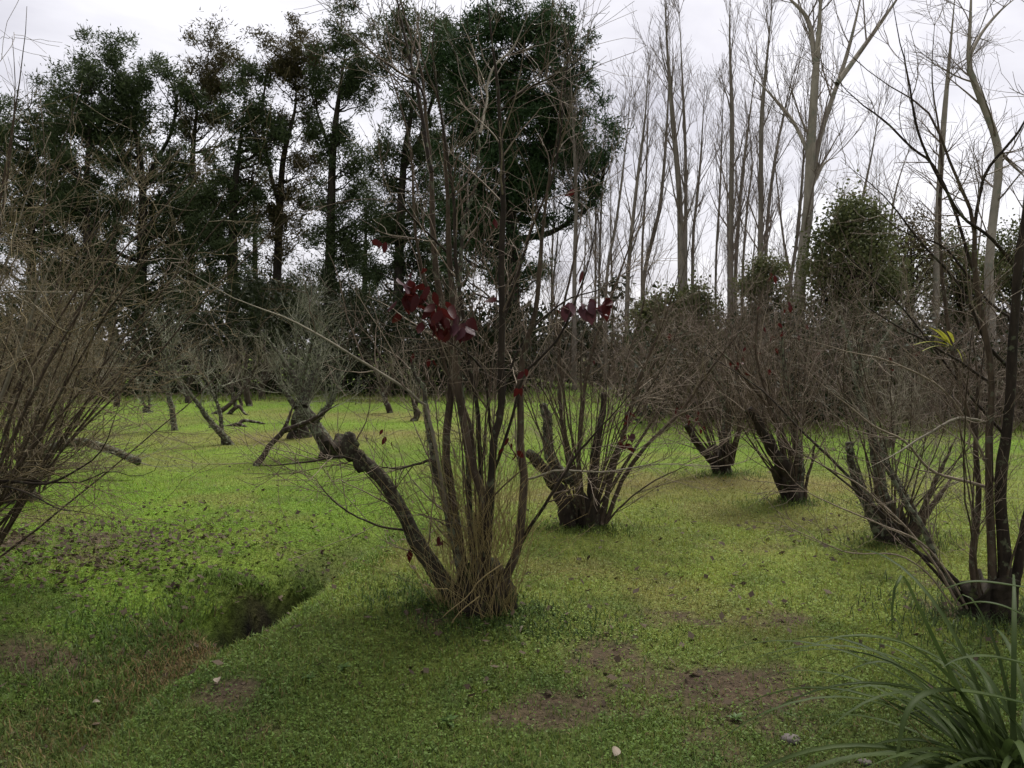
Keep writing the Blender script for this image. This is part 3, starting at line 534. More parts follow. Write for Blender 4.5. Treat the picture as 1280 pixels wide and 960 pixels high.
shrub('plum_shrub', 'low bare shrub with forked lichened trunk, left of the rightmost shrub', 'shrub', 1120, 6.75, 25,
    [([(1116, 680), (1100, 660), (1088, 638), (1074, 608), (1064, 580), (1061, 553)], -.15, 24.6, 7.6, 'lichen_bark'), ([(1122, 675), (1112, 640), (1103, 620), (1097, 580), (1090, 540), (1078, 505), (1074, 460), (1078, 420), (1090, 385)], .1, 21.1, 5.1, 'lichen_bark'),
     ([(1126, 680), (1143, 652), (1125, 612), (1108, 580), (1104, 545)], .3, 14.4, 6.8, 'lichen_bark'), ([(1130, 672), (1150, 645), (1165, 610), (1182, 573), (1196, 545)], -.1, 9.6, 4.2, 'brown_bark'), ([(1140, 660), (1160, 640), (1178, 615), (1192, 595)], .1, 8.8, 6.0, 'brown_bark'),
     ([(1090, 540), (1070, 480), (1062, 430), (1050, 395)], .2, 4.0, 1.7, 'twig_lichen'), ([(1076, 470), (1100, 430), (1120, 400), (1130, 375)], 0, 3.2, 1.7, 'twig_lichen')],
    dict(n=18, rad=.14, ang=(.1, .7), L=(1.1, 2.2), r=(.006, .011), up=.03, wander=.07, z0=.1), (.13, .2), (7, 5, 0), ((.25, .8), (.1, .4), (.05, .1)), mats=('brown_bark', 'twig_pale', 'mossy_stump'), group='bare plum shrubs of the orchard', lichen=300,
    leaves=[(1130, 440, 0, 8, 12, 10, .05, 'red')])
big6 = [([(1240, 768), (1240, 720), (1238, 647), (1237, 547), (1240, 480), (1228, 400), (1218, 340), (1217, 287), (1211, 258), (1190, 208), (1177, 174), (1154, 133), (1126, 117), (1090, 92), (1060, 68)], -.3, 11.2, 2.5),
     ([(1250, 768), (1256, 707), (1250, 613), (1257, 547), (1263, 480), (1266, 400), (1272, 340), (1283, 250), (1295, 100), (1300, -40)], -.4, 15.2, 6.8, 'dark_bark'),
     ([(1230, 765), (1217, 707), (1223, 640), (1220, 547), (1222, 480), (1215, 420)], .1, 10.4, 4.2), ([(1262, 768), (1277, 680), (1290, 600), (1310, 400)], -.1, 12.8, 6.8, 'dark_bark'),
     ([(1225, 770), (1200, 745), (1176, 712), (1157, 667), (1130, 625), (1108, 580), (1097, 548)], .3, 10.4, 5.1, 'lichen_bark'),
     ([(1236, 768), (1190, 720), (1133, 680), (1067, 603), (1030, 565), (1000, 537), (950, 487), (890, 447), (850, 425)], .5, 6.4, 1.7, 'dark_bark'), ([(1225, 770), (1160, 705), (1100, 640), (1040, 590), (1000, 567), (940, 545), (905, 535)], .2, 4.8, 1.4, 'dark_bark'),
     ([(1220, 765), (1165, 690), (1090, 650), (1010, 615), (960, 560)], -.3, 3.2, 1.3, 'twig'), ([(1210, 760), (1140, 700), (1060, 690), (985, 660), (930, 650)], -.1, 2.6, 1.0, 'twig'), ([(1215, 750), (1150, 680), (1080, 610), (1010, 570), (975, 520)], .1, 4.0, 1.4, 'twig'),
     ([(1238, 530), (1215, 524), (1196, 523), (1152, 547), (1115, 570), (1085, 585)], -.6, 4.0, 1.7, 'twig_pale'), ([(1241, 611), (1200, 600), (1160, 585), (1130, 551), (1092, 532), (1040, 491), (1000, 455)], -.5, 4.4, 1.5, 'twig'),
     ([(1264, 462), (1235, 430), (1200, 360), (1150, 300), (1100, 240), (1050, 200)], -.2, 4.8, 1.7, 'dark_bark'), ([(1266, 400), (1230, 370), (1180, 310), (1130, 290), (1080, 250)], .1, 4.0, 1.7, 'dark_bark'), ([(1218, 340), (1175, 220), (1140, 185), (1106, 151), (1060, 115), (1020, 70)], -.3, 4.8, 1.7, 'dark_bark'),
     ([(1220, 547), (1190, 440), (1177, 346), (1174, 258), (1177, 200), (1165, 110), (1170, 20)], .2, 5.6, 2.5, 'brown_bark'), ([(1217, 287), (1232, 218), (1258, 185), (1285, 145), (1310, 100)], -.2, 4.8, 2.5, 'dark_bark'), ([(1240, 480), (1180, 440), (1110, 400), (1050, 360)], -.4, 4.0, 1.4, 'dark_bark'),
     ([(1272, 340), (1240, 300), (1195, 262), (1150, 170), (1128, 60), (1110, -20)], -.6, 4.8, 2.1, 'dark_bark'), ([(1250, 613), (1190, 500), (1120, 455), (1060, 440), (990, 420)], -.5, 3.6, 1.3, 'twig'), ([(1257, 547), (1200, 480), (1140, 400), (1070, 330), (1010, 290)], .3, 4.0, 1.4, 'dark_bark')]
six, b6, _, _ = shrub('plum_shrub', 'tall bare shrub with long low branches at the right edge, behind the strap-leaved clump', 'shrub', 1242, 4.85, 26, big6,
    dict(n=7, rad=.15, ang=(.1, .5), L=(1.2, 2.4), r=(.006, .011), up=.03, wander=.05), (.15, .2), (9, 5, 0), ((.2, .7), (.08, .35), (.05, .1)), group='bare plum shrubs of the orchard', lichen=120)
# --- the thicket of two shrubs at the left edge
shrub('willow_shrub', 'dense yellowish-brown bare shrub filling the left edge, nearest the camera', 'shrub', -130, 5.2, 31,
    [([(-126, 742), (-60, 640), (-20, 605), (20, 602), (60, 604), (100, 585), (125, 565), (140, 530), (150, 500)], -.6, 6, 2, 'dark_bark'), ([(-126, 742), (-60, 640), (0, 598), (45, 602), (100, 603), (135, 588), (165, 595), (190, 590), (200, 575)], -.3, 5, 1.5, 'dark_bark'),
     ([(-126, 742), (-60, 650), (-10, 610), (30, 615), (70, 635), (100, 640), (145, 650)], -.8, 4, 1.5, 'dark_bark'), ([(-126, 742), (-50, 420), (0, 368), (60, 366), (110, 365), (130, 373), (142, 350)], -.3, 5, 2, 'twig_pale'), ([(-126, 742), (-40, 380), (35, 380), (60, 395), (78, 408), (90, 380)], -.3, 4, 2, 'twig_pale'),
     ([(-126, 742), (-60, 640), (-10, 520), (30, 420), (65, 325), (90, 300), (105, 270)], -.2, 8, 3, 'twig_pale'), ([(-126, 742), (-80, 600), (-30, 400), (0, 250), (22, 120), (32, 40), (34, 8)], -.1, 9, 2.5, 'brown_bark'), ([(-126, 742), (-70, 600), (-20, 380), (8, 230), (20, 120), (16, 45)], .1, 8, 2.5, 'brown_bark'), ([(-126, 742), (-70, 560), (-10, 380), (30, 260), (52, 190), (62, 165)], .2, 7, 2, 'twig_pale')],
    dict(n=66, rad=.5, ang=(.03, .65), L=(1.6, 3.8), r=(.008, .015), up=.03, wander=.06, lean=(.30, -.02)), (.26, .3), (8, 6, 1), ((.35, 1.1), (.15, .5), (.04, .14)), (.006, .0036, .0024), mats=('brown_bark', 'twig_yellow', 'mossy_stump'), tup=.03, wander=.2, tang=(.4, 1.3))
shrub('willow_shrub', 'second tangled brown shrub behind the dense one at the left edge', 'shrub', 5, 8.6, 32, [],
    dict(n=40, rad=.4, ang=(.03, .55), L=(1.6, 3.0), r=(.009, .016), up=.03, wander=.07), (.26, .3), (8, 7, 1), ((.35, 1.0), (.15, .5), (.05, .14)), (.006, .0036, .002), mats=('brown_bark', 'twig_yellow', 'mossy_stump'), stuff_fan=True)
# sprig of narrow yellow leaves caught in the right-hand shrub
rg = np.random.default_rng(8)
for (x0, y0, x1, y1) in ((1186, 432, 1146, 413), (1186, 434, 1155, 424), (1184, 428, 1166, 398), (1188, 430, 1176, 404), (1192, 428, 1185, 402), (1196, 436, 1206, 448), (1190, 432, 1160, 405), (1200, 436, 1212, 446)):
    a, b2 = at(x0, y0, 4.6), at(x1, y1, 4.55 + rg.normal(0, .04)); d = Vector(b2 - a); o = part('leaf', LEAF['yellow'][0], six, label='narrow yellow leaf'); o.location = a - b6
    o.rotation_mode = 'QUATERNION'; o.rotation_quaternion = d.to_track_quat('Y', 'Z'); o.scale = (d.length,) * 3
for (x0, y0) in ((1190, 412), (1184, 438)): hang_leaf(rg, six, b6, at(x0, y0, 4.55), .05, 'pale', .3, 'cream withered leaf')

# ------------------------------------------------------------------ older trees of the orchard on the left
OG = 'old orchard trees on the far lawn'
def old(label, foot, Y, seed, stems, twigs=(9, 5, 0), tl=((.4, 1.2), (.2, .6), (.05, .2)), stump=None, lichen=60, mats=('lichen_bark', 'twig_lichen', 'mossy_stump'), name='orchard_tree'):
    k = Y / 10
    return shrub(name, label, 'tree', foot, Y, seed, stems, None, stump, twigs, tl, (.006 * k, .0042 * k, .003 * k), mats, OG, lichen, tup=.09)
old('squat lichened orchard tree with an arm arching down to the ground, behind the left-edge shrubs', 38, 10.5, 41,
    [([(38, 594), (40, 560), (50, 520), (58, 470), (72, 420)], .2, 26, 7), ([(44, 575), (58, 566), (72, 558), (92, 553), (125, 557), (150, 568), (174, 578)], -.4, 13, 9), ([(42, 560), (28, 520), (20, 470), (24, 420)], .1, 14, 5), ([(55, 500), (80, 470), (100, 430)], .2, 7, 3)], (12, 6, 0), stump=(.2, .3))
old('slim upright orchard tree with a pale bushy head on the far lawn', 219, 16.3, 42, [([(219, 540), (215, 515), (210, 490), (207, 462)], .1, 8, 5.5), ([(211, 478), (195, 450), (170, 444), (150, 460)], -.2, 4, 1.5), ([(207, 464), (205, 430), (199, 395)], .2, 4, 1.5), ([(208, 466), (216, 430), (224, 398)], 0, 3.5, 1.3), ([(210, 475), (240, 470), (262, 492), (272, 500)], -.3, 4, 1.5), ([(208, 466), (225, 450), (245, 440)], .4, 3, 1.2)], (10, 6, 0))
old('dead leaning orchard tree falling to the left with two pale stems', 289, 13.9, 43, [([(290, 556), (276, 541), (258, 520), (240, 495), (222, 470)], -.3, 10, 3), ([(280, 543), (274, 512), (262, 480), (250, 455), (238, 444)], .2, 6, 2), ([(268, 500), (280, 470), (276, 450)], .2, 3, 1.3)], (8, 5, 0), ((.3, .8), (.15, .4), (.05, .1)))
t4 = old('crusted orchard tree leaning left above a mossy foot, left of the central shrub', 414, 12.1, 44, [([(416, 574), (413, 563), (402, 546), (392, 529), (379, 508), (374, 483), (360, 460), (342, 433), (325, 415)], .2, 22, 4), ([(380, 508), (388, 480), (398, 450), (400, 415)], .5, 9, 3), ([(374, 483), (385, 450), (392, 420), (400, 395)], -.1, 6, 2), ([(362, 462), (372, 430), (372, 400), (388, 370)], .1, 5, 2), ([(392, 529), (415, 500), (425, 470), (420, 440)], .4, 8, 3)], (16, 9, 0), ((.4, 1.1), (.2, .55), (.05, .1)), (.2, .28), 160)
old('thick mossy stump with a broom of grey shoots, behind the crusted leaning tree', 372, 14.8, 45, [([(374, 550), (372, 525), (376, 500), (372, 470)], .1, 17, 8), ([(374, 520), (390, 490), (402, 460)], .2, 12, 4), ([(370, 510), (352, 480), (345, 450)], .1, 8, 3)], (14, 8, 0), stump=(.17, .3))
old('low cut stool with short pale shoots on the lawn, left of the slim upright tree', 188, 21, 46, [([(192, 518), (184, 516), (178, 508)], 0, 7, 4), ([(184, 514), (176, 490), (168, 470)], 0, 3, 1.2), ([(186, 514), (186, 490), (180, 475)], .2, 3, 1.2)], (6, 4, 0))
for lab, foot, Y, seed, st in (
    ('dark little orchard trunk beside the left-edge shrubs, nearer of a pair', 148, 23.5, 47, [([(148, 510), (146, 492), (152, 470), (160, 450)], 0, 8, 3), ([(147, 492), (140, 470), (128, 450)], .3, 5, 2)]),
    ('dark little orchard trunk beside the left-edge shrubs, farther of a pair', 131, 26, 48, [([(131, 504), (132, 485), (138, 462), (140, 440)], 0, 9, 3), ([(132, 485), (122, 465), (112, 450)], .3, 5, 2)]),
    ('leaning dark orchard trunk just right of the slim upright tree, at the lawn edge', 237, 25, 49, [([(238, 502), (231, 492), (222, 478), (216, 455)], 0, 7, 3), ([(231, 490), (240, 465), (236, 440)], .2, 4, 2)]),
    ('bare orchard tree with two pale broken poles at the far lawn edge', 310, 23.5, 50, [([(312, 510), (309, 490), (306, 460), (308, 440)], 0, 9, 4), ([(294, 502), (288, 480), (279, 452)], .2, 5, 4), ([(302, 498), (295, 475), (285, 453)], .5, 4, 3), ([(308, 480), (322, 455), (330, 430)], 0, 4, 2)]),
    ('small dark orchard trunk right of the two broken poles', 328, 27, 51, [([(328, 502), (328, 480), (332, 455), (330, 420)], 0, 9, 4), ([(328, 485), (340, 465), (352, 450)], .2, 5, 2)]),
    ('small dark leaning trunk on the far lawn, left of the central shrub', 487, 21, 52, [([(488, 519), (484, 506), (478, 490), (472, 465)], 0, 8, 3), ([(482, 500), (492, 470), (498, 440)], .2, 4, 1.6)]),
    ('short slanting trunk on the far lawn, close behind the central shrub', 516, 18.5, 53, [([(515, 527), (522, 518), (520, 504), (526, 480)], 0, 8, 3), ([(521, 512), (512, 485), (505, 460)], .2, 4, 1.6)]),
    ('thin dark trunk at the edge of the brush, above the forked low shrub', 1113, 13.5, 54, [([(1112, 566), (1115, 540), (1118, 505), (1124, 470)], 0, 8, 3), ([(1116, 535), (1132, 500), (1150, 480)], .2, 4, 1.6)]),
    ('small leaning trunk far left, seen through the left-edge shrubs', 72, 14.5, 55, [([(70, 556), (73, 535), (76, 515), (84, 480)], 0, 8, 3), ([(74, 525), (62, 500), (58, 480)], .2, 4, 1.6)])):
    old(lab, foot, Y, seed, st, (12, 6, 0), ((.5, 1.6), (.25, .8), (.05, .2)), lichen=0, mats=('dead_wood', 'twig_pale', 'mossy_stump'))

def branch_obj(label, foot, Y, seed, stems, mat='dead_wood', tw=3):
    rg = np.random.default_rng(seed); base = base_at(foot, Y); o = thing('fallen_branch', label, 'branch', base, 'dead branches on the lawn'); nx_ = []
    for pts, dy, w0, w1 in stems:
        P, Rr = px_stem(pts, Y, dy, w0, w1, base, 18, rg, .006); part('limb', tubes([(P, Rr, 7)], 'limb', M[mat], seed, .12), o); nx_.append((P, Rr))
    if tw: part('twigs', tubes([(*kids(rg, P, Rr, tw, .3, .95, (.5, 1.1), (.15, .5), 5, .02, .15, .4, .002, .003, .006), 3) for P, Rr in nx_], 'twigs', M['twig'], seed), o, 'stuff')
branch_obj('dark forked dead branch propped up in front of the crusted leaning tree', 318, 11.3, 61, [([(318, 583), (335, 560), (354, 539), (362, 520), (371, 498)], .3, 9, 4), ([(354, 539), (385, 527), (405, 516), (424, 505)], -.4, 8, 3)])
branch_obj('flat dark branch lying on the far lawn, nearer to the propped one', 305, 17.2, 62, [([(279, 529), (298, 531), (312, 536), (327, 538)], -.4, 6, 3), ([(294, 531), (305, 526), (322, 528), (341, 533)], .5, 5, 3)])
branch_obj('dead branch with a pale raised tip, farthest on the lawn', 275, 20.5, 63, [([(266, 517), (285, 508), (300, 492), (312, 477), (322, 469)], .3, 7, 3), ([(284, 510), (298, 508), (306, 517), (313, 520)], -.5, 6, 3)], 'dead_wood')

# ------------------------------------------------------------------ tall conifers
def trunk_px(pts, Y, w0, w1, foot, n=30, dy=0.0):
    base = base_at(foot, Y); P = np.array([at(a, b, Y + dy * k / max(len(pts) - 1, 1)) for k, (a, b) in enumerate(pts)]) - base
    P = np.vstack([[0, 0, -.3], P]); P = spline(P, n); t = np.linspace(0, 1, n); Rr = (w0 * (1 - t) ** .8 + w1 * (1 - (1 - t) ** .8)) * .5 * Y / F; Rr[0] *= 1.3; Rr *= (.12 + .88 * np.clip((1 - t) / .3, 0, 1))
    return base, P[None], Rr[None]
def conifer(label, foot, Y, pts, w0, seed, lobes, mat='needles', forks=(), dens=2.05, size=16, need=(.12, .30), per=245):
    """trunk and forks; foliage in feathery clumps that fill the crown's lobes, each clump carried by a branch"""
    rg = np.random.default_rng(seed); base, P, Rr = trunk_px(pts, Y, w0, 1.5, foot); o = thing('conifer', label, 'tree', base, 'tall conifers behind the lawn'); k = Y / F
    tk = part('trunk', tubes([(P, Rr, 9)], 'trunk', M['conifer_bark'], seed, .06), o); lead = [P[0]]
    for fpts, fw in forks:
        Q = spline(np.array([at(a, b, Y + .4 * i) for i, (a, b) in enumerate(fpts)]) - base, 20)[None]; q = (np.linspace(fw, 2, 20) * .5 * k)[None]; lead.append(Q[0]); part('limb', tubes([(Q, q, 7)], 'limb', M['conifer_bark'], seed, .06), tk)
    L = np.concatenate(lead); cc, sz = [], []
    for cx, cy, rx, ry in lobes:
        n = max(4, int(rx * ry / size ** 2 * 1.75 * dens)); u = nrm(rg.normal(0, 1, (n, 3))) * rg.uniform(.05, 1, (n, 1)) ** .42; c = at(cx, cy, Y) - base
        cc.append(c + u * np.array([rx, min(rx, ry) * .9, ry]) * 1.2 * k); sz.append(rg.uniform(.6, 1.35, n) * size * k)
    cc = np.concatenate(cc); sz = np.concatenate(sz); n = len(cc)
    hd = np.hypot(cc[:, None, 0] - L[None, :, 0], cc[:, None, 1] - L[None, :, 1]); want = cc[:, None, 2] - .7 * hd; cost = np.abs(L[None, :, 2] - want) + hd * .8; st = L[np.argmin(cost, 1)]
    d = cc - st; t = np.linspace(0, 1, 7)[None, :, None]; Bp = st[:, None] + d[:, None] * t - np.array([0, 0, 1.]) * (np.sin(t * math.pi) * .12 * np.linalg.norm(d, axis=1)[:, None, None]) + rg.normal(0, .07, (n, 7, 3)) * (t * (1 - t) * 4)
    r0 = np.clip(.012 * np.linalg.norm(d, axis=1) + .015, .02, .07)[:, None]; Br = r0 * (1 - np.linspace(0, 1, 7)[None]) + .008; part('branches', tubes([(Bp, Br, 4), (*kids(rg, Bp, Br, 3, .45, 1, (.4, 1.1), (.3, .9), 4, .08, .15, .6, .006, .01, .03, .2), 3)], 'branches', M['conifer_bark'], seed), o, 'stuff')
    ns = 22; q = nrm(rg.normal(0, 1, (n * ns, 3)) + [0, 0, .25]) * rg.uniform(.25, 1, (n * ns, 1)) * np.repeat(sz, ns)[:, None] * np.repeat(rg.uniform(.7, 1.9, (n, 3)), ns, 0) * [1, 1, .75]; tips = np.repeat(cc, ns, 0) + q      # sprays inside the clump
    m_ = max(4, int(per / ns)); f = rg.uniform(.1, 1.15, (n * ns, m_, 1)) ** .8; C = (np.repeat(cc, ns, 0)[:, None] + q[:, None] * f + rg.normal(0, .15, (n * ns, m_, 3))).reshape(-1, 3); D = np.repeat(nrm(q + [0, 0, .12]), m_, 0); K = len(C)
    D = nrm(D + rg.normal(0, 1.0, (K, 3)))
    part('crown', leaf_cards(C, D, rg.normal(0, 1, (K, 3)), rg.uniform(*need, K), rg.uniform(.04, .08, K), 'crown', M[mat], tri=True), o, 'stuff')
    return o
conifer('dark leafy conifer at the far left edge, partly behind the left-edge shrubs', 40, 40, [(40, 380), (38, 250), (30, 140)], 16, 71, [(25, 190, 55, 80), (45, 300, 60, 80), (85, 200, 35, 70)])
conifer('slender dark conifer, second from the left', 108, 38, [(110, 380), (108, 250), (112, 160), (118, 90)], 14, 72, [(112, 118, 36, 42), (95, 190, 42, 50), (105, 280, 45, 55), (120, 355, 45, 40), (85, 370, 40, 34)])
conifer('spreading conifer with visible forked trunk, third from the left', 174, 40, [(175, 400), (178, 300), (177, 220), (166, 150), (142, 70)], 17, 73, [(145, 82, 42, 38), (205, 118, 38, 38), (135, 150, 40, 45), (190, 190, 45, 38), (155, 270, 45, 35), (205, 300, 35, 40), (160, 360, 40, 35), (195, 375, 42, 32), (215, 245, 30, 36)], forks=[([(180, 235), (196, 200), (214, 165), (222, 120)], 7), ([(170, 165), (150, 140), (125, 115), (105, 100)], 5)])
conifer('conifer with browning top, fourth from the left', 240, 43, [(240, 380), (238, 250), (246, 140), (264, 65)], 13, 74, [(264, 78, 34, 34), (240, 125, 34, 36), (285, 130, 25, 35), (232, 220, 32, 50), (245, 310, 34, 45), (265, 260, 28, 38), (240, 375, 40, 30)], 'needles_brown')
conifer('thick dark-trunked conifer, fifth from the left', 290, 39, [(290, 380), (292, 250), (300, 180), (310, 95)], 18, 75, [(306, 120, 28, 40), (320, 165, 30, 36), (288, 230, 36, 45), (280, 320, 36, 45), (300, 385, 40, 28), (268, 270, 26, 36)])
conifer('tall slim conifer with bronze crown, sixth from the left', 345, 41, [(345, 400), (348, 300), (354, 200), (370, 125), (362, 50)], 14, 76, [(362, 60, 38, 32), (340, 90, 28, 30), (392, 95, 24, 34), (335, 165, 26, 30), (372, 150, 25, 25), (330, 250, 30, 34), (362, 280, 28, 34), (350, 350, 34, 34), (378, 215, 22, 30), (345, 390, 38, 26)], 'needles_brown', forks=[([(350, 260), (338, 215), (328, 150), (334, 85)], 6)])
conifer('tall straight conifer reaching the top edge, seventh from the left', 412, 40, [(412, 420), (413, 300), (417, 180), (428, 90), (440, 10)], 17, 77, [(440, 32, 28, 38), (422, 100, 34, 34), (452, 95, 24, 34), (402, 165, 26, 30), (432, 200, 28, 34), (405, 270, 30, 34), (432, 320, 30, 34), (395, 370, 34, 32), (450, 270, 26, 34), (440, 390, 30, 24)], forks=[([(416, 200), (400, 150), (388, 115)], 5)])
conifer('open conifer seen through the stems, just left of the central shrub', 497, 39, [(497, 420), (500, 300), (505, 200), (516, 120), (508, 40)], 16, 78, [(500, 62, 34, 40), (540, 60, 30, 45), (520, 130, 32, 34), (472, 205, 24, 40), (500, 270, 30, 36), (478, 310, 28, 34), (520, 340, 28, 34), (535, 215, 26, 36), (500, 390, 36, 28), (530, 290, 24, 34)], forks=[([(505, 210), (528, 165), (545, 105), (555, 50)], 7)])
conifer('massive deep green conifer with rounded crown behind the central shrub', 642, 36, [(642, 420), (640, 300), (638, 200), (645, 100), (652, 20)], 22, 79, [(635, 62, 60, 52), (690, 85, 55, 62), (585, 95, 45, 55), (715, 165, 46, 60), (655, 165, 60, 60), (600, 190, 48, 58), (690, 235, 55, 44), (625, 275, 50, 44), (585, 290, 36, 44), (650, 340, 40, 34)], 'needles_deep', [([(642, 300), (690, 290), (740, 255), (752, 225)], 9), ([(640, 240), (600, 190), (588, 130), (585, 70)], 10), ([(640, 230), (690, 170), (712, 120), (718, 80)], 10)], 2.4)
conifer('dense young conifer low between the open conifer and the massive one', 560, 44, [(560, 400), (562, 250), (566, 150), (568, 90)], 13, 80, [(566, 120, 30, 45), (552, 200, 32, 45), (566, 285, 32, 45), (555, 360, 36, 40)])
conifer('dim conifer in the second row, in the gap between the second and third conifers', 140, 52, [(140, 400), (143, 280), (150, 200)], 11, 81, [(150, 215, 28, 40), (140, 300, 34, 45), (140, 375, 36, 30)])
conifer('dim conifer in the second row, in the gap between the fifth and sixth conifers', 322, 54, [(320, 400), (318, 280), (316, 220)], 11, 82, [(316, 235, 24, 36), (320, 310, 28, 40), (320, 380, 34, 25)])
conifer('dim conifer in the second row, right of the seventh tall conifer', 455, 53, [(455, 400), (457, 300), (458, 240)], 11, 83, [(458, 250, 20, 34), (456, 330, 26, 36), (455, 385, 30, 22)])
conifer('dim conifer in the second row, left of the fourth tall conifer', 215, 53, [(212, 400), (214, 300), (214, 240)], 11, 84, [(214, 250, 22, 36), (212, 330, 28, 40), (212, 390, 30, 22)])

# ------------------------------------------------------------------ bare poplars
PG = 'bare poplars of the grove on the right'
def poplar(label, foot, Y, pts, w0, w1, seed, nb=24, mats=('grey_bark', 'twig_poplar'), forks=(), L=(1.6, 4.2), t0=.3, ang=(.25, .6), name='poplar', up=.13, lv=(6, 3)):
    rg = np.random.default_rng(seed); base, P, Rr = trunk_px(pts, Y, w0, w1, foot); o = thing(name, label, 'tree', base, PG)
    tk = part('trunk', tubes([(P, Rr, 9)], 'trunk', M[mats[0]], seed, .03), o); src = [(P, Rr, nb)]
    for fp, f0, f1 in forks:
        Q = spline(np.array([at(a, b, Y + .35 * i) for i, (a, b) in enumerate(fp)]) - base, 18)[None]; q = (np.linspace(f0, f1, 18) * (.12 + .88 * np.clip((1 - np.linspace(0, 1, 18)) / .45, 0, 1)) * .5 * Y / F)[None]; src.append((Q, q, max(6, nb // 2))); part('limb', tubes([(Q, q, 7)], 'limb', M[mats[0]], seed, .03), tk)
    b = [kids(rg, p, r, n, t0 if i == 0 else .15, .98, ang, L, 7, up, .07, .4, .006, .012, .05, .55) for i, (p, r, n) in enumerate(src)]
    P1 = np.concatenate([a for a, _ in b]); R1 = np.concatenate([c for _, c in b])
    P2, R2 = kids(rg, P1, R1, lv[0], .12, .98, (.3, .8), (.5, 1.7), 4, up, .1, .5, .005, .006, .018, .4)
    P3, R3 = kids(rg, P2, R2, lv[1], .15, .98, (.3, .8), (.25, .8), 3, up, .12, .6, .004, .004, .008, .2)
    part('branches', tubes([(P1, R1, 4), (P2, R2, 3), (P3, R3, 3)], 'branches', M[mats[1]], seed), o, 'stuff'); return o
poplar('giant pale poplar forking high up, the thickest trunk on the right', 993, 27, [(995, 420), (1003, 325), (1010, 260), (1013, 190), (1018, 110), (1024, 30), (1030, -80)], 17, 5, 101, 16, ('pale_bark', 'twig_poplar'),
    [([(1016, 215), (1026, 168), (1040, 124), (1050, 96), (1062, 56), (1075, 0), (1085, -60)], 7, 3.5), ([(1046, 105), (1070, 72), (1092, 41), (1124, -5), (1150, -40)], 7, 3), ([(1010, 190), (990, 150), (961, 116), (930, 85)], 5, 2.5), ([(1019, 80), (1010, 25), (984, -5), (970, -30)], 7, 3), ([(1012, 240), (1030, 205), (1050, 195)], 5, 2)], (1.5, 5), .35, (.4, .9))
poplar('pale crooked poplar near the right edge', 1240, 22, [(1239, 404), (1236, 346), (1240, 287), (1248, 218), (1246, 179), (1232, 138), (1218, 103), (1211, 76), (1213, 23), (1216, -60)], 12, 6, 102, 14, ('pale_bark', 'twig_poplar'), [([(1246, 185), (1265, 205), (1290, 230)], 5, 2.5), ([(1212, 70), (1228, 40), (1252, 12), (1280, -10)], 4.5, 2.5)], (1.5, 4), .4, (.5, 1.1), up=.04)
poplar('thin straight pale poplar left of the crooked one', 1170, 26, [(1170, 400), (1171, 320), (1174, 240), (1180, 150), (1187, 70), (1195, -20)], 9, 5, 103, 14, ('pale_bark', 'twig_poplar'), (), (1, 3), .3, (.6, 1.2), up=.03)
pop = [(718, 34, [(718, 347), (720, 248), (716, 150), (712, 70)], 9, 3, 'slim greenish poplar in front of the massive conifer, first of the grove'), (748, 38, [(749, 354), (753, 223), (757, 130)], 5, 2, 'hair-thin poplar right of the massive conifer, second of the grove'),
    (757, 34, [(758, 354), (770, 280), (779, 210), (790, 110)], 7, 2, 'thin poplar leaning right, third of the grove from the massive conifer'), (783, 33, [(784, 369), (789, 296), (797, 223), (806, 150), (812, 60)], 9, 3, 'curving poplar, fourth of the grove from the massive conifer'),
    (802, 35, [(804, 360), (815, 300), (826, 250), (834, 150), (838, 40)], 8, 3, 'leaning poplar crossing behind its neighbours, fifth of the grove from the massive conifer'), (851, 31, [(851, 340), (849, 241), (841, 150), (834, 60), (830, -30)], 13, 5, 'stout poplar bending left to the top edge, sixth of the grove'),
    (857, 34, [(857, 300), (857, 200), (853, 100), (848, -10)], 8, 3, 'straight poplar touching the stout one, seventh of the grove'), (866, 36, [(866, 314), (871, 250), (876, 195), (882, 90)], 7, 2.5, 'slim poplar just right of the stout one, eighth of the grove'),
    (895, 38, [(895, 332), (900, 240), (903, 150), (906, 90)], 5, 2, 'faint slim poplar in the bright gap, ninth of the grove'), (913, 31, [(913, 354), (914, 250), (915, 150), (912, 40), (914, -30)], 12, 4, 'straight dark poplar right of the bright gap, tenth of the grove'),
    (919, 34, [(919, 354), (926, 240), (934, 170), (948, 60)], 8, 3, 'poplar leaning right out of the straight dark one, eleventh of the grove'), (929, 38, [(928, 354), (934, 260), (940, 200), (930, 110)], 6, 2, 'thin poplar behind, twelfth of the grove'),
    (949, 30, [(950, 369), (951, 260), (952, 150), (960, 60), (968, -30)], 12, 4, 'straight poplar left of the giant forked one'), (957, 33, [(957, 330), (963, 240), (978, 150), (1000, 60)], 8, 3, 'poplar leaning towards the giant forked one'), (985, 31, [(985, 380), (996, 300), (1003, 220), (1008, 120)], 8, 3, 'thin poplar hugging the giant forked trunk'),
    (1060, 34, [(1060, 380), (1072, 280), (1092, 180), (1105, 90)], 6, 2, 'thin poplar rising behind the dark evergreen on the right'), (690, 37, [(690, 380), (697, 300), (700, 240)], 5, 2, 'short thin poplar under the massive conifer'), (1100, 38, [(1095, 380), (1110, 300), (1122, 230), (1150, 150)], 6, 2, 'slanting thin poplar between the evergreen and the straight pale poplar')]
protos = []
for k, (foot, Y_, pts, w0, w1, lab) in enumerate(pop): protos.append(poplar(lab, foot, Y_, pts, w0 * .72, w1 * .72, 110 + k, 20, ('grey_bark', 'twig_poplar')))
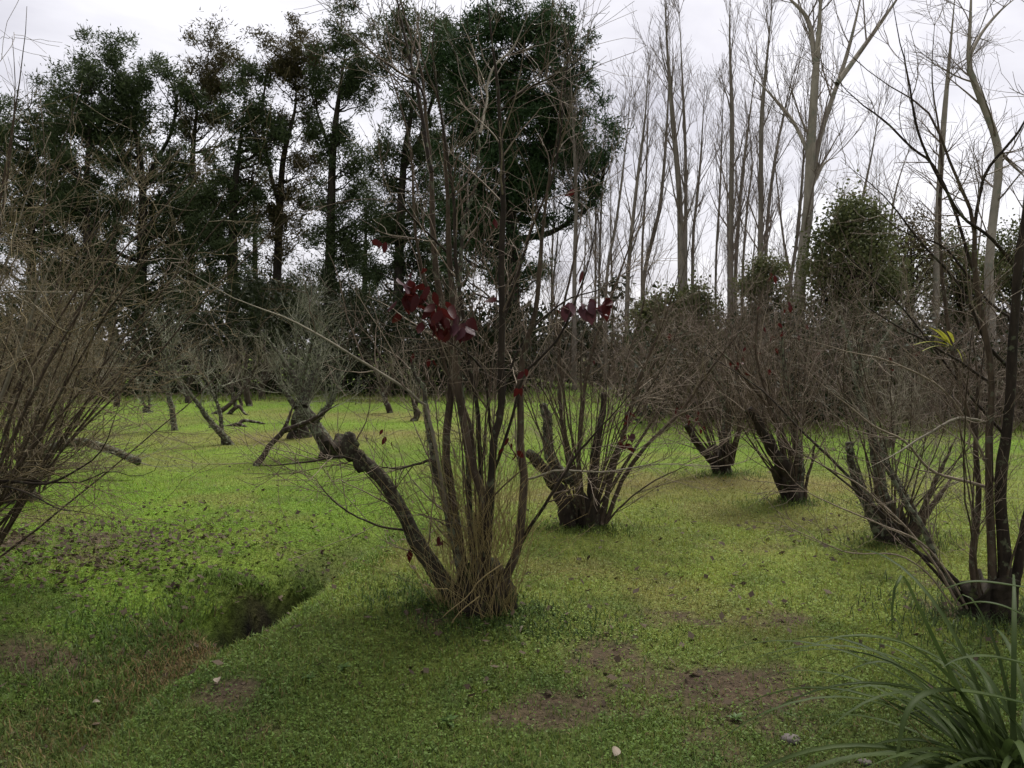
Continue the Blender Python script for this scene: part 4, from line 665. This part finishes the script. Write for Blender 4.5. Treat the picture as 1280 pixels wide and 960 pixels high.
# fainter poplars deeper in the same grove
rg = np.random.default_rng(90)
for k in range(12):
    src = protos[[1, 2, 8, 11, 7][k % 5]]; Yb = rg.uniform(42, 60); fx = rg.uniform(690, 1290); c = src.copy(); COL.objects.link(c); c.location = base_at(fx, Yb); c.rotation_euler = (0, 0, rg.uniform(0, 6.28)); sc_ = rg.uniform(.8, 1.15); c.scale = (sc_,) * 3
    c['label'] = 'faint thin poplar deep at the back of the grove on the right'
    c['group'] = 'faint poplars at the back of the grove'
    for ch in src.children: d = ch.copy(); COL.objects.link(d); d.parent = c

# ------------------------------------------------------------------ evergreen trees and the undergrowth
def evergreen(label, foot, Y, cx, cy, rx, ry, seed, n=9000, mat='evergreen', size=(.10, .2), clumps=40, holes=.3):
    rg = np.random.default_rng(seed); base = base_at(foot, Y); o = thing('evergreen_tree', label, 'tree', base, 'leafy evergreens behind the brush'); c = at(cx, cy, Y) - base; rxm, rym = rx * Y / F, ry * Y / F
    P, Rr = spline([[0, 0, -.2], [.1, 0, c[2] * .5], c + [0, 0, rym * .3]], 14)[None], np.linspace(.16, .04, 14)[None]
    part('trunk', tubes([(P, Rr, 8)], 'trunk', M['dark_bark'], seed, .05), o)
    u = nrm(rg.normal(0, 1, (clumps, 3))) * rg.uniform(.2, 1.18, (clumps, 1)) ** .6; u[:, :2] *= (1 - .35 * u[:, 2:]); cc = c + u * [rxm, rxm * .9, rym]; cc[:, 2] = np.maximum(cc[:, 2], .6)
    st = P[0][rg.integers(6, 13, clumps)]; Q = np.stack([st + (cc - st) * f + rg.normal(0, .06, (clumps, 3)) * (0 < f < 1) for f in (0, .3, .65, 1)], 1); part('branches', tubes([(Q, np.linspace(.035, .01, 4)[None] * np.ones((clumps, 1)), 4)], 'branches', M['dark_bark'], seed), o, 'stuff')
    k = rg.integers(0, clumps, n); rad = rg.uniform(.3, .62, clumps)[k, None] * (rxm / 1.4) ** .7; C = cc[k] + rg.normal(0, .5, (n, 3)) * rad
    part('crown', leaf_cards(C, rg.normal(0, 1, (n, 3)) + [0, 0, -.3], rg.normal(0, 1, (n, 3)), rg.uniform(*size, n), rg.uniform(.4, .6, n) * size[1], 'crown', M[mat]), o, 'stuff')
evergreen('dense dark evergreen with a domed crown right of the giant poplar', 1068, 25, 1066, 338, 58, 88, 131, 22000, 'evergreen', (.07, .15), 130)
evergreen('pale leafy bush tree peeping out between the poplars', 955, 28, 958, 358, 36, 38, 132, 5000, 'evergreen', (.08, .14), 35)
evergreen('sparse brownish evergreen right of the domed one', 1135, 27, 1130, 325, 42, 52, 133, 4500, 'needles_brown', (.07, .14), 50)
evergreen('broad olive evergreen behind the straight pale poplar', 1200, 29, 1195, 345, 46, 58, 134, 8000, 'evergreen', (.07, .14), 60)
evergreen('yellowish evergreen at the right edge', 1268, 26, 1270, 335, 42, 50, 135, 6000, 'evergreen', (.07, .14), 50)
evergreen('low leafy evergreen behind the shrub right of the centre', 845, 30, 840, 395, 60, 40, 136, 7000, 'evergreen', (.10, .18), 35)

rg = np.random.default_rng(140)
def shrub_mass(name, label, cat, x0, x1, Yf, h, n, mat, size, clump=.5, mix_mat=None):
    """leafy undergrowth: leaves gathered in clumps over a strip of ground"""
    nc = max(20, n // 90); cx = rg.uniform(x0, x1, nc); cY = Yf[0] + rg.random(nc) * (Yf[1] - Yf[0]); X_ = (cx - 640) / F * cY; hz = rg.random(nc) ** .8 * h * (.15 + 1.7 * fbm(X_, cY, .3, 3) ** 1.3)
    k = rg.integers(0, nc, n); C = np.stack([X_[k], cY[k], hz[k]], 1) + rg.normal(0, clump, (n, 3)) * [1, .7, .7]; C[:, 2] = np.maximum(C[:, 2], rg.uniform(0, .3, n)) + gz(C[:, 0], C[:, 1])
    top(name, leaf_cards(C, rg.normal(0, 1, (n, 3)) + [0, 0, .2], rg.normal(0, 1, (n, 3)), rg.uniform(*size, n), rg.uniform(.4, .7, n) * size[1], name, M[mat], tri=True), label=label, cat=cat, kind='stuff')
shrub_mass('undergrowth', 'dark leafy undergrowth below the tall conifers', 'undergrowth', -60, 660, (28.5, 36), 3.6, 52000, 'undergrowth', (.10, .24))
shrub_mass('far_hedge', 'dim mass of far bushes closing the grove behind the poplars', 'bushes', 560, 1500, (34, 52), 3.6, 30000, 'undergrowth', (.2, .42))
shrub_mass('ivy_bank', 'dull green ivy and leaves inside the brush on the right', 'undergrowth', 800, 1500, (17, 24), 1.9, 22000, 'undergrowth', (.09, .18), .35)
def brushwood(name, label, x0, x1, Yf, n, L, r, per, mat='brush', slope=None):
    cx = rg.uniform(x0, x1, n); cY = Yf[0] + rg.random(n) * (Yf[1] - Yf[0])
    if slope: cY = cY + slope * (cx - x0) / (x1 - x0)
    X_ = (cx - 640) / F * cY; s = np.stack([X_, cY, gz(X_, cY) - .05], 1); d = np.stack([rg.normal(0, .4, n), rg.normal(0, .4, n), np.ones(n)], 1)
    P, Rr = grow(rg, s, d, rg.uniform(*L, n) * (.6 + .8 * fbm(X_, cY, .4, 2)), 5, -.04, .16, rg.uniform(*r, n), .003); P2, R2 = kids(rg, P, Rr, per, .15, .98, (.4, 1.2), (.3, 1.1), 4, .0, .2, .55, .003, .004, .009, .3)
    top(name, tubes([(P, Rr, 3), (P2, R2, 3)], name, M[mat]), label=label, cat='brush', kind='stuff')
brushwood('brushwood', 'tangled brown brushwood along the far right edge of the lawn', 800, 1480, (15.5, 24), 1700, (1.4, 3.4), (.007, .015), 5)
brushwood('thin_scrub', 'thin grey scrub stems at the foot of the conifers', -40, 800, (27.5, 33), 420, (1.5, 4.5), (.008, .018), 5, 'brush')
brushwood('sapling_scrub', 'fine upright saplings between the poplars', 650, 1320, (28, 42), 480, (2.5, 6.5), (.010, .024), 6, 'twig_poplar')

# ------------------------------------------------------------------ strap-leaved clump in the near right corner
rg = np.random.default_rng(150); YC = 2.75; sb = base_at(1285, YC); clump = thing('strap_leaf_plant', 'clump of long arching strap leaves in the near right corner', 'plant', sb)
def ribbon(P, w, fold=.25, name='leaf', mat=None):
    n = len(P); T = np.gradient(P, axis=0); T = nrm(T); side = np.cross(T, [0, 0, 1.0]); bad = np.linalg.norm(side, axis=1) < .15; side[bad] = side[np.argmax(~bad)]; side = nrm(side)
    for i in range(1, n):
        if (side[i] * side[i - 1]).sum() < 0: side[i] *= -1
    nn = nrm(np.cross(side, T)); u = np.linspace(0, 1, n); wd = w * np.minimum(1, (1 - u) * 2.2 + .02)[:, None] * np.minimum(1, .6 + u * 2)[:, None]
    V = np.stack([P - side * wd * .5 + nn * wd * fold, P, P + side * wd * .5 + nn * wd * fold], 1).reshape(-1, 3); i = np.arange(n - 1) * 3
    return mesh_from(name, V, [np.concatenate([np.stack([i, i + 1, i + 4, i + 3], 1), np.stack([i + 1, i + 2, i + 5, i + 4], 1)])], 4, [mat or M['strap_leaf']])
for pts, dy, w in (([(1262, 985), (1230, 925), (1180, 830), (1140, 745), (1128, 720), (1119, 735), (1115, 770), (1116, 795)], -.1, .026), ([(1290, 870), (1260, 850), (1235, 790), (1285, 735), (1215, 728), (1160, 744)][3:], .1, .016), ([(1268, 990), (1240, 930), (1185, 848), (1140, 808), (1110, 797), (1088, 796)], -.2, .022),
                   ([(1270, 990), (1225, 920), (1170, 868), (1120, 832), (1085, 830), (1050, 845), (1012, 866)], .05, .020), ([(1290, 882), (1210, 866), (1160, 868), (1135, 890), (1124, 930), (1118, 975)], -.3, .026), ([(1300, 835), (1240, 822), (1200, 824), (1175, 836)], -.1, .02), ([(1300, 965), (1220, 945), (1160, 938), (1120, 946), (1080, 960)], -.4, .022),
                   ([(1270, 990), (1250, 900), (1210, 830), (1175, 790), (1150, 770)], .2, .02), ([(1300, 780), (1250, 757), (1210, 755), (1170, 775)], .2, .014), ([(1275, 985), (1260, 880), (1240, 800), (1215, 750), (1200, 745), (1190, 770)], .25, .02)):
    Q = spline(np.array([at(a, b2, YC + dy * k / (len(pts) - 1)) for k, (a, b2) in enumerate(pts)]) - sb, 22); part('leaf', ribbon(Q, w * 1.2), clump)
Q = spline(np.array([at(a, b2, 2.6) for a, b2 in ((1175, 940), (1150, 918), (1128, 893), (1092, 864))]) - sb, 10); part('leaf', ribbon(Q, .012, mat=M['straw']), clump, label='dead orange-brown leaf blade')
for k in range(95):
    a = rg.uniform(0, 6.28); el = rg.uniform(.55, 1.45); L = rg.uniform(.7, 1.5); n = 16; d = np.array([math.cos(a) * math.cos(el), math.sin(a) * math.cos(el), math.sin(el)]); p = np.array([rg.normal(0, .07), rg.normal(0, .07), 0.]); Q = [p.copy()]
    for i in range(n): d = nrm(d + np.array([math.cos(a) * .05, math.sin(a) * .05, -.05 - .16 * (i / n)])); p = p + d * L / n; p[2] = max(p[2], .01); Q.append(p.copy())
    part('leaf', ribbon(np.array(Q), rg.uniform(.015, .028), rg.uniform(.1, .45)), clump)

# ------------------------------------------------------------------ single things lying on the grass
def stone(rg, r, mat):
    k, n = 10, 6; V = []
    for i in range(n + 1):
        th = math.pi * i / n; a = np.arange(k) * 2 * math.pi / k; rr = r * max(math.sin(th), .03) * (1 + rg.normal(0, .08, k)); V.append(np.stack([rr * np.cos(a) * 1.25, rr * np.sin(a), np.full(k, -r * .55 * math.cos(th))], 1))
    j = np.arange(k); j2 = (j + 1) % k; return mesh_from('stone', np.concatenate(V), [np.concatenate([np.stack([e * k + j, e * k + j2, (e + 1) * k + j2, (e + 1) * k + j], 1) for e in range(n)])], 4, [mat])
M['stone'] = bark('field_stone', (.08, .07, .065), (.15, .13, .12), None, 0, 30, 5, .5, 1)
rg = np.random.default_rng(160)
for x_, y_, r, lab in ((988, 928, .035, 'dull grey stone half sunk in turf in the near right foreground'), (1081, 956, .022, 'small pale stone beside the strap-leaved clump')):
    g = onground(x_, y_); top('stone', stone(rg, r, M['stone']), g + [0, 0, r * .25], lab, 'stone')
for x_, y_, sz, kind, lab in ((272, 863, .055, 'pale', 'pale curled dead leaf on the bank below the ditch'), (768, 955, .06, 'pale', 'pale dead leaf at the bottom edge of the lawn'), (655, 789, .05, 'pale', 'pinkish pale leaf in front of the central stump'), (358, 778, .05, 'pale', 'pale leaf on the lip of the dark ditch hole'),
                       (448, 702, .06, 'pale', 'white leaf on the ditch bank left of the central shrub'), (1030, 679, .07, 'red', 'rust-red leaf on the grass left of the forked low shrub'), (855, 726, .06, 'red', 'reddish leaf on the lawn right of the central shrub'), (115, 886, .05, 'pale', 'white scrap of leaf in the brown ditch grass'), (388, 629, .06, 'pale', 'pale leaf on the bright green bank')):
    g = onground(x_, y_); o = top('fallen_leaf', LEAF[kind][0], g + [0, 0, .03], lab, 'leaf', 'single leaves on the grass'); o.scale = (sz,) * 3; o.rotation_euler = (rg.normal(.2, .3), rg.normal(0, .4), rg.uniform(0, 6.28))

# crumbs of earth on the worn patches
n = 9000; x, y = scatter(rg, n, 2.2, 7.5); k = (bare(x, y) > .35) & (hole(x, y) < .1); x, y = x[k], y[k]; n = len(x); r = rg.uniform(.003, .011, n); c = np.stack([x, y, gz(x, y) + r * .3], 1)
o8 = np.array([(1, 0, 0), (0, 1, 0), (-1, 0, 0), (0, -1, 0), (0, 0, .8), (0, 0, -.8)], float); V = (c[:, None] + o8[None] * r[:, None, None] * rg.uniform(.6, 1.3, (n, 6, 1))).reshape(-1, 3); f8 = np.array([(0, 1, 4), (1, 2, 4), (2, 3, 4), (3, 0, 4), (1, 0, 5), (2, 1, 5), (3, 2, 5), (0, 3, 5)])
M['earth'] = bark('earth_crumbs', (.05, .037, .025), (.13, .10, .068), None, 0, 40, 5, .3, 1)
top('earth_crumbs', mesh_from('earth_crumbs', V, [(f8[None] + 6 * np.arange(n)[:, None, None]).reshape(-1, 3)], 3, [M['earth']], smooth=False), label='crumbs of brown earth on the worn patches of turf', cat='soil', kind='stuff')
# broad-leaved weeds
M['weed'] = leaf_mat('weed_leaf', [(.04, .085, .02), (.06, .11, .025), (.08, .125, .035)], .3, .5, nscale=20)
WL = leaf_shape('weed_leaf', M['weed'], 1, .38, .25, .25)
for x_, y_, sz, lab in ((387, 851, .045, 'grey-green rosette weed on the bank below the ditch'), (430, 838, .045, 'tiny weed near the foot of the central shrub'), (920, 902, .04, 'leafy weed at the lower edge of the bare patch'), (560, 905, .045, 'small rosette weed low in the middle foreground'), (170, 838, .055, 'large leafy weed in the lower ditch')):
    g = onground(x_, y_); o = thing('weed', lab, 'weed', g, 'rosette weeds in the turf')
    for q in range(9):
        l = part('leaf', WL, o); l.location = (0, 0, .012); l.rotation_euler = (rg.uniform(.1, .7), rg.normal(0, .2), q * .72 + rg.normal(0, .2)); l.scale = (sz * rg.uniform(.7, 1.2),) * 3
if 0:
    tot = 0; big = []
    for me in bpy.data.meshes:
        n_ = sum(len(p.vertices) - 2 for p in me.polygons) if len(me.polygons) < 5000 else int(len(me.loops) - 2 * len(me.polygons)); tot += n_; big.append((n_, me.name))
    print('TRIS', tot, sorted(big)[-14:])
